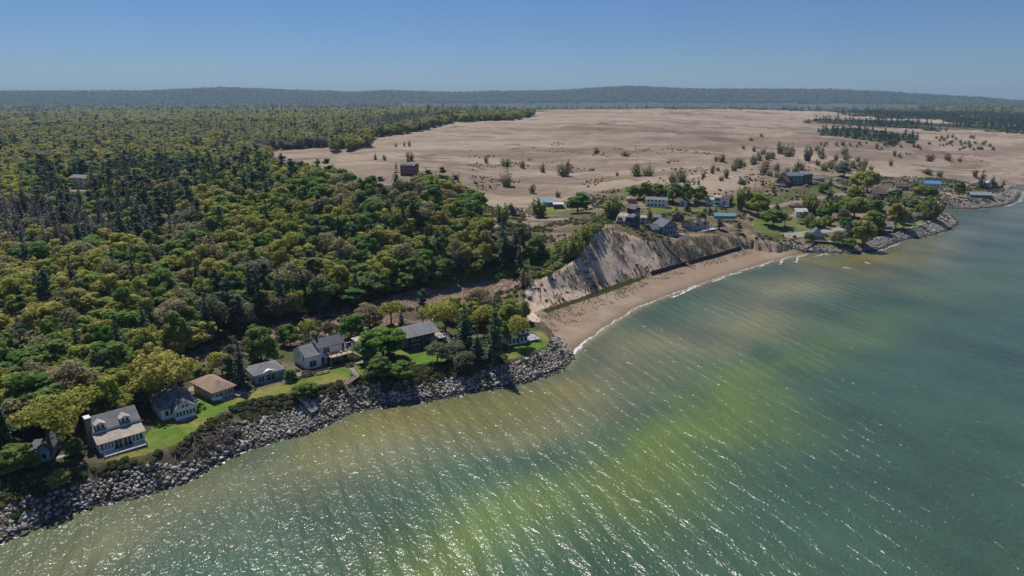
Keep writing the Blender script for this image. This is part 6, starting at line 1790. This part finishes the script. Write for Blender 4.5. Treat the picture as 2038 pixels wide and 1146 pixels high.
# ---- stairs, walls and fences ---------------------------------------------
def world_stair(name, label, px_pts, width, mat, cat='stairs', lift=.5, rails=True):
    e_ = bpy.data.objects.new(name, None); COL.objects.link(e_); p0 = G(*px_pts[0]); e_.location = p0; tag(e_, label, cat)
    q_ = [G(*a) - p0 + Vector((0, 0, lift)) for a in px_pts]
    for a, c in zip(q_[:-1], q_[1:]): stair(e_, a, c, width, mat, max(4, int((c - a).length / .4)), rails=rails)
    return e_
world_stair('gangway', 'grey wooden gangway running down to the riprap', [(584, 783), (626, 828)], 1.7, M_GDECK, 'stairs', 1.3)
world_stair('gangway', 'short grey ramp landing beside the long gangway', [(612, 812), (632, 822)], 1.5, M_GDECK, 'stairs', 1.1)
world_stair('shore_stairs', 'weathered zigzag wooden stairs below the white house', [(700, 742), (712, 757), (690, 772), (703, 795)], 1.5, M_DECK, 'stairs', 1.3)
world_stair('bluff_stairs', 'long wooden stairs down the sand bluff to the beach', [(1319, 482), (1338, 503), (1353, 517), (1372, 530)], 1.1, M_DECK, 'stairs', .5)
world_stair('bluff_stairs', 'short wooden stairs below the blue grey gable house', [(1353, 474), (1375, 499)], 1.1, M_DECK, 'stairs', .5)
world_stair('bluff_stairs', 'broad grey stairs beside the dark chute on the bluff', [(1457, 466), (1486, 492)], 1.8, M_GDECK, 'stairs', .6)
world_stair('pier_stairs', 'long wooden stairs from the pavilion over the riprap', [(1618, 484), (1602, 496)], 2.0, M_NDECK, 'stairs', .8)
for k, (a, c, lb) in enumerate([((1822, 445), (1845, 462), 'rightmost of the three wooden groynes over the riprap'), ((1792, 452), (1816, 472), 'middle wooden groyne curving over the riprap'), ((1768, 468), (1780, 480), 'leftmost short wooden groyne over the riprap')]):
    world_stair('groyne', lb, [a, c], .9, M_DECK, 'groyne', 1.0, False)
# dark chute
e = bpy.data.objects.new('chute', None); COL.objects.link(e); a, c = G(1474, 466), G(1497, 493); e.location = a; tag(e, 'dark lined chute cut into the right end of the bluff', 'chute')
d = c - a; s_ = Vector((-d.y, d.x, 0)).normalized() * 2.0
obj('lining', [slab([tuple(q_ + Vector((0, 0, .5))) for q_ in (-s_, s_, d + s_, d - s_)], .3)], flat('black_liner', (.03, .032, .035), .6), e)
for sg in (-1, 1): obj('side_rail', [tube(s_ * sg + Vector((0, 0, .6)), d + s_ * sg + Vector((0, 0, .6)), .18, .18, 4)], M_GDECK, e)
# sea wall at the bluff foot: planks side by side
def run(name, label, cat, px_pts, seg, part, mesh_fn, mat, extra=None, lift=0.0):
    e_ = bpy.data.objects.new(name, None); COL.objects.link(e_); W_ = [G(*a) for a in px_pts]; e_.location = W_[0]; tag(e_, label, cat)
    me = mesh_polys(part, *mesh_fn, [mat])
    for a, c in zip(W_[:-1], W_[1:]):
        d_ = c - a; n_ = max(1, int(round(Vector((d_.x, d_.y)).length / seg)))
        for k in range(n_):
            p_ = a + d_ * (k / n_); z_ = float(hz(p_.x, p_.y))
            o = bpy.data.objects.new(part, me); COL.objects.link(o); o.parent = e_
            o.location = (p_.x - W_[0].x, p_.y - W_[0].y, z_ - W_[0].z + lift); o.rotation_euler = (0, 0, math.atan2(d_.y, d_.x)); o.scale = (1, 1, random.uniform(.93, 1.05))
    if extra:
        rl = []
        for a, c in zip(W_[:-1], W_[1:]): rl.append(tube(a - W_[0] + Vector((0, 0, extra)), c - W_[0] + Vector((0, 0, extra)), .09, .09, 4))
        obj('rail', rl, mat, e_)
    return e_
M_SEAW = flat('dark_sheet_wall', (.045, .035, .03), .8, .3)
run('sea_wall', 'dark timber sea wall along the foot of the bluff', 'wall', [(1296, 547), (1330, 537), (1370, 526), (1420, 512), (1475, 496)], 1.0, 'plank', boxVQ(0, .96, -.12, .12, -1.2, 1.7), M_SEAW)
run('post_fence', 'fence of pale posts along the top of the bluff', 'fence', [(1408, 449), (1430, 455), (1462, 463)], 2.4, 'post', boxVQ(-.16, .16, -.16, .16, -.3, 1.3), M_TRIM)
run('crib_wall', 'low dark crib wall on the slope below the chalet', 'wall', [(1537, 383), (1545, 390)], 1.0, 'plank', boxVQ(0, .96, -.3, .3, -.4, 1.6), M_SEAW)
# utility poles
for px_, py_, h_, lb in [(672, 690, 46, 'utility pole behind the white house, left one'), (688, 685, 44, 'utility pole behind the white house, right one'), (1076, 598, 34, 'thin pole standing in the sand below the bluff'), (1201, 448, 26, 'thin pole at the crest of the bluff beside the tan roof'),
                         (1552, 405, 26, 'utility pole above the red brown cabin'), (1502, 378, 22, 'thin pole on the dune slope left of the chalet'), (1472, 440, 40, 'utility pole in the middle of the village'), (1878, 398, 16, 'utility pole by the sandy lane')]:
    g = G(px_, py_); _, _, d_ = proj(g.x, g.y, g.z); hh = h_ * d_ / F
    e_ = bpy.data.objects.new('utility_pole', None); COL.objects.link(e_); e_.location = g; tag(e_, lb, 'pole')
    obj('mast', [tube((0, 0, -.5), (0, 0, hh), .16, .11, 6)], M_BARK, e_); obj('crossarm', [boxVQ(-1.0, 1.0, -.07, .07, hh - .9, hh - .75)], M_BARK, e_)
# picnic table, tank
g = G(573, 762); e_ = bpy.data.objects.new('picnic_table', None); COL.objects.link(e_); e_.location = g; e_.rotation_euler = (0, 0, .5); tag(e_, 'pale picnic table on the lawn by the blue cottage', 'table')
for k in range(4): obj('plank', [boxVQ(-1.1, 1.1, -.42 + k * .21, -.42 + k * .21 + .19, .72, .77)], M_GDECK, e_)
for s_ in (-1, 1): obj('bench', [boxVQ(-1.1, 1.1, s_ * .8 - .14, s_ * .8 + .14, .42, .47)], M_GDECK, e_)
for s_ in (-1, 1): obj('leg', [tube((s_ * .8, -.7, 0), (s_ * .8, .1, .72), .05, .05, 4), tube((s_ * .8, .7, 0), (s_ * .8, -.1, .72), .05, .05, 4), tube((s_ * .8, -.8, .42), (s_ * .8, .8, .42), .04, .04, 4)], M_GDECK, e_)
g = G(432.5, 799); e_ = bpy.data.objects.new('propane_tank', None); COL.objects.link(e_); e_.location = g; e_.rotation_euler = (0, 0, .4); tag(e_, 'white propane tank at the front corner of the tan roofed cottage', 'tank')
obj('shell', [tube((-1.0, 0, .8), (1.0, 0, .8), .5, .5, 12), tube((-1.0, 0, .8), (-1.3, 0, .8), .5, .2, 12), tube((1.0, 0, .8), (1.3, 0, .8), .5, .2, 12)], M_WPL, e_)
for s_ in (-.7, .7): obj('foot', [boxVQ(s_ - .1, s_ + .1, -.4, .4, -.2, .36)], M_CONC, e_)
# cars
M_TYRE = flat('tyre', (.02, .02, .02), .8, .05)
def car(px_, py_, rot, paint, label, cat='car', s_=1.0, van=False):
    g = G(px_, py_); e_ = bpy.data.objects.new('parked_car' if cat == 'car' else cat.replace(' ', '_'), None); COL.objects.link(e_); e_.location = (g.x, g.y, g.z + .05); e_.rotation_euler = (0, 0, rot); e_.scale = (s_,) * 3; tag(e_, label, cat)
    pm_ = flat('paint_' + cat, paint, .3, .02)
    prof = [(-2.3, .35), (2.3, .35), (2.35, .8), (1.5, 1.0), (.9, 1.02), (-2.2, 1.05)] if not van else [(-3.2, .45), (3.0, .45), (3.1, 1.4), (2.6, 2.7), (-3.2, 2.8), (-3.3, 1.4)]
    n_ = len(prof); V = [(x_, y_, z_) for y_ in (-.88, .88) for x_, z_ in prof]
    Q = [(i, (i + 1) % n_, n_ + (i + 1) % n_, n_ + i) for i in range(n_)] + [(0, 1, 2, 5), (5, 2, 3, 4), (6, 11, 8, 7), (11, 10, 9, 8)]
    obj('body', [(np.array(V, float), np.array(Q))], pm_, e_)
    if not van:
        cab = [(-1.9, 1.03), (.95, 1.03), (.3, 1.52), (-1.5, 1.52)]
        V = [(x_, y_ * (1 if z_ < 1.2 else .82), z_) for y_ in (-.8, .8) for x_, z_ in cab]
        obj('windows', [(np.array(V, float), np.array([(0, 1, 2, 3), (4, 7, 6, 5), (1, 5, 6, 2), (0, 3, 7, 4)]))], M_GLASS, e_); obj('cabin_roof', [boxVQ(-1.5, .3, -.66, .66, 1.5, 1.56)], pm_, e_)
    else:
        for x_ in (-2, 0, 1.8): obj('window', [boxVQ(x_ - .5, x_ + .5, -.92, -.87, 1.6, 2.2)], M_GLASS, e_)
    for x_ in (-1.4, 1.4):
        for y_ in (-.8, .8): obj('wheel', [tube((x_, y_ - .1, .34), (x_, y_ + .1, .34), .34, .34, 10)], M_TYRE, e_)
car(247, 822, .5, (.62, .64, .66), 'silver white car parked behind the long two storey house')
car(1893, 373, .2, (.03, .035, .04), 'dark car on the sandy lane near the blue roofed house')
car(1669, 361, .1, (.75, .75, .74), 'white camper parked at the foot of the dune', 'camper', 1.0, True)
car(1606, 372, .2, (.5, .52, .55), 'silver car in front of the brown box shaped house')
car(1722, 402, .3, (.7, .7, .7), 'white car under the trees by the dark roofed house')
car(554, 742, 1.2, (.05, .06, .08), 'dark car on the driveway behind the blue cottage')
car(1068, 424, .1, (.10, .12, .14), 'dark car beside the willow at the blue roofed cottage')
car(1752, 388, .1, (.55, .57, .6), 'silver car left of the small grey roofed house')

# ---- lanes and paths (thin ribbons a little above the ground) --------------
M_SANDL = flat('sandy_lane', (.28, .22, .165), .95, .12, .4); M_PAVE = flat('grey_driveway', (.20, .19, .185), .9, .1, .5)
def lane(name, label, px_pts, w, mat):
    W_ = [G(*a) for a in px_pts]; pts_ = []
    for a, c in zip(W_[:-1], W_[1:]):
        n_ = max(1, int((c - a).length / 1.5))
        pts_ += [a + (c - a) * (k / n_) for k in range(n_)]
    pts_.append(W_[-1]); V, Q = [], []
    for i, p_ in enumerate(pts_):
        d_ = (pts_[min(i + 1, len(pts_) - 1)] - pts_[max(i - 1, 0)]); s_ = Vector((-d_.y, d_.x, 0)).normalized() * w / 2
        for k in (-1, -.33, .33, 1):
            q_ = p_ + s_ * k; V.append((q_.x, q_.y, float(hz(q_.x, q_.y)) + .07))
    for i in range(len(pts_) - 1):
        for k in range(3): Q.append((i * 4 + k, i * 4 + k + 1, i * 4 + k + 5, i * 4 + k + 4))
    o = obj(name, [(np.array(V), np.array(Q))], mat); tag(o, label, None, None, 'structure')
lane('driveway', 'grey driveway behind the blue cottage', [(555, 745), (580, 745), (600, 742)], 6, M_PAVE)
lane('driveway', 'pale drive behind the tan roofed cottage', [(375, 775), (400, 772), (425, 770)], 3.5, M_SANDL)
lane('path', 'stone path from the small blue cottage to the long house', [(112, 912), (140, 905), (165, 892), (180, 885)], 1.4, M_CONC)
lane('road', 'sandy village lane', [(1040, 425), (1060, 436), (1100, 437), (1150, 436)], 5, M_SANDL)
lane('road', 'sandy lane through the village', [(1255, 448), (1290, 446), (1330, 448), (1370, 452)], 4, M_SANDL)
lane('road', 'sandy lane behind the village grove', [(1160, 402), (1170, 410), (1200, 418)], 3, M_SANDL)
lane('road', 'lane up to the upper houses', [(1500, 413), (1550, 410), (1600, 399), (1650, 392), (1700, 386)], 5, M_SANDL)
lane('road', 'lane past the red brown cabin', [(1430, 424), (1480, 428), (1560, 428), (1640, 434), (1700, 436)], 4, M_SANDL)
lane('road', 'lane to the blue roofed house', [(1780, 392), (1840, 394), (1880, 392), (1905, 378), (1925, 366), (1960, 352)], 5, M_SANDL)
lane('road', 'lane in front of the blue roofed house', [(1820, 384), (1870, 384), (1895, 384)], 4, M_SANDL)
lane('driveway', 'paved drive to the shore pavilion', [(1560, 470), (1600, 466), (1635, 460), (1680, 455)], 7, M_CONC)
lane('path', 'pale walk in front of the pole house', [(1880, 392), (1920, 390), (1985, 386)], 3, M_SANDL)
lane('road', 'forest track by the white house', [(60, 382), (120, 380), (190, 380), (230, 376)], 5, M_SANDL)

# ---- surf ------------------------------------------------------------------
m, N, L, b = newmat('foam')
b.inputs['Base Color'].default_value = (.72, .72, .70, 1); b.inputs['Roughness'].default_value = .8
M_FOAM = m
rgf = np.random.default_rng(77)
def foam(px_pts, w, dens, z_=.05):
    V, Q = [], []
    W_ = [Vector((float(P(a, c, 0)[0]), float(P(a, c, 0)[1]), 0)) for a, c in px_pts]
    for a, c in zip(W_[:-1], W_[1:]):
        d_ = c - a; L0 = d_.length; u = d_.normalized(); s_ = Vector((-u.y, u.x, 0))
        for k in range(int(L0 * dens)):
            t = rgf.uniform(0, 1); env = .35 + .65 * abs(math.sin(t * 4.1 + a.x * .21)); q_ = a + d_ * t + s_ * (rgf.normal() * w * .55 * env + math.sin(t * L0 * .35 + a.y) * .35)
            if rgf.uniform() > env: continue
            n_ = 6; r_ = rgf.uniform(.05, .24); i0 = len(V)
            el = rgf.uniform(1.2, 3.2)
            for j in range(n_):
                an = j / n_ * 6.283; r2 = r_ * rgf.uniform(.6, 1.2); e1, e2 = math.cos(an) * r2 * el, math.sin(an) * r2
                V.append((q_.x + u.x * e1 + s_.x * e2, q_.y + u.y * e1 + s_.y * e2, z_ + rgf.uniform(0, .04)))
            Q += [(i0, i0 + 1, i0 + 2, i0 + 3), (i0, i0 + 3, i0 + 4, i0 + 5)]
    return np.array(V), np.array(Q)
sp_ = [(a, b_ + 1.5) for a, b_ in shore_px]
fo = [foam([(1140, 706), (1152, 692), (1166, 676)], .9, 26), foam([(1243, 622), (1262, 612), (1284, 601)], .55, 13), foam([(1338, 592), (1365, 580), (1392, 568)], .6, 14),
      foam([(1300, 590), (1325, 583)], .35, 8), foam([(1418, 561), (1442, 551)], .4, 14), foam([(1452, 548), (1475, 541)], .4, 8), foam([(1510, 532), (1530, 523), (1538, 518)], .7, 8), foam([(1550, 527), (1560, 515), (1572, 510)], .7, 8), foam([(1583, 522), (1588, 512), (1606, 506)], .7, 9),
      foam([(1622, 510), (1640, 506), (1650, 508)], .4, 16), foam([(1675, 532), (1695, 534)], .5, 18), foam([(1722, 521), (1732, 525)], .5, 18), foam(sp_[18:30], .7, 5), foam(sp_[:18], 1.0, 5), foam(sp_[32:44], 1.0, 3), foam([(1740, 504), (1770, 492), (1795, 482)], .5, 7), foam([(2000, 412), (2030, 400), (2040, 380)], 1.6, 8)]
o = obj('surf_foam', fo, M_FOAM); tag(o, 'white foam of small waves breaking along the shore', None, None, 'stuff')
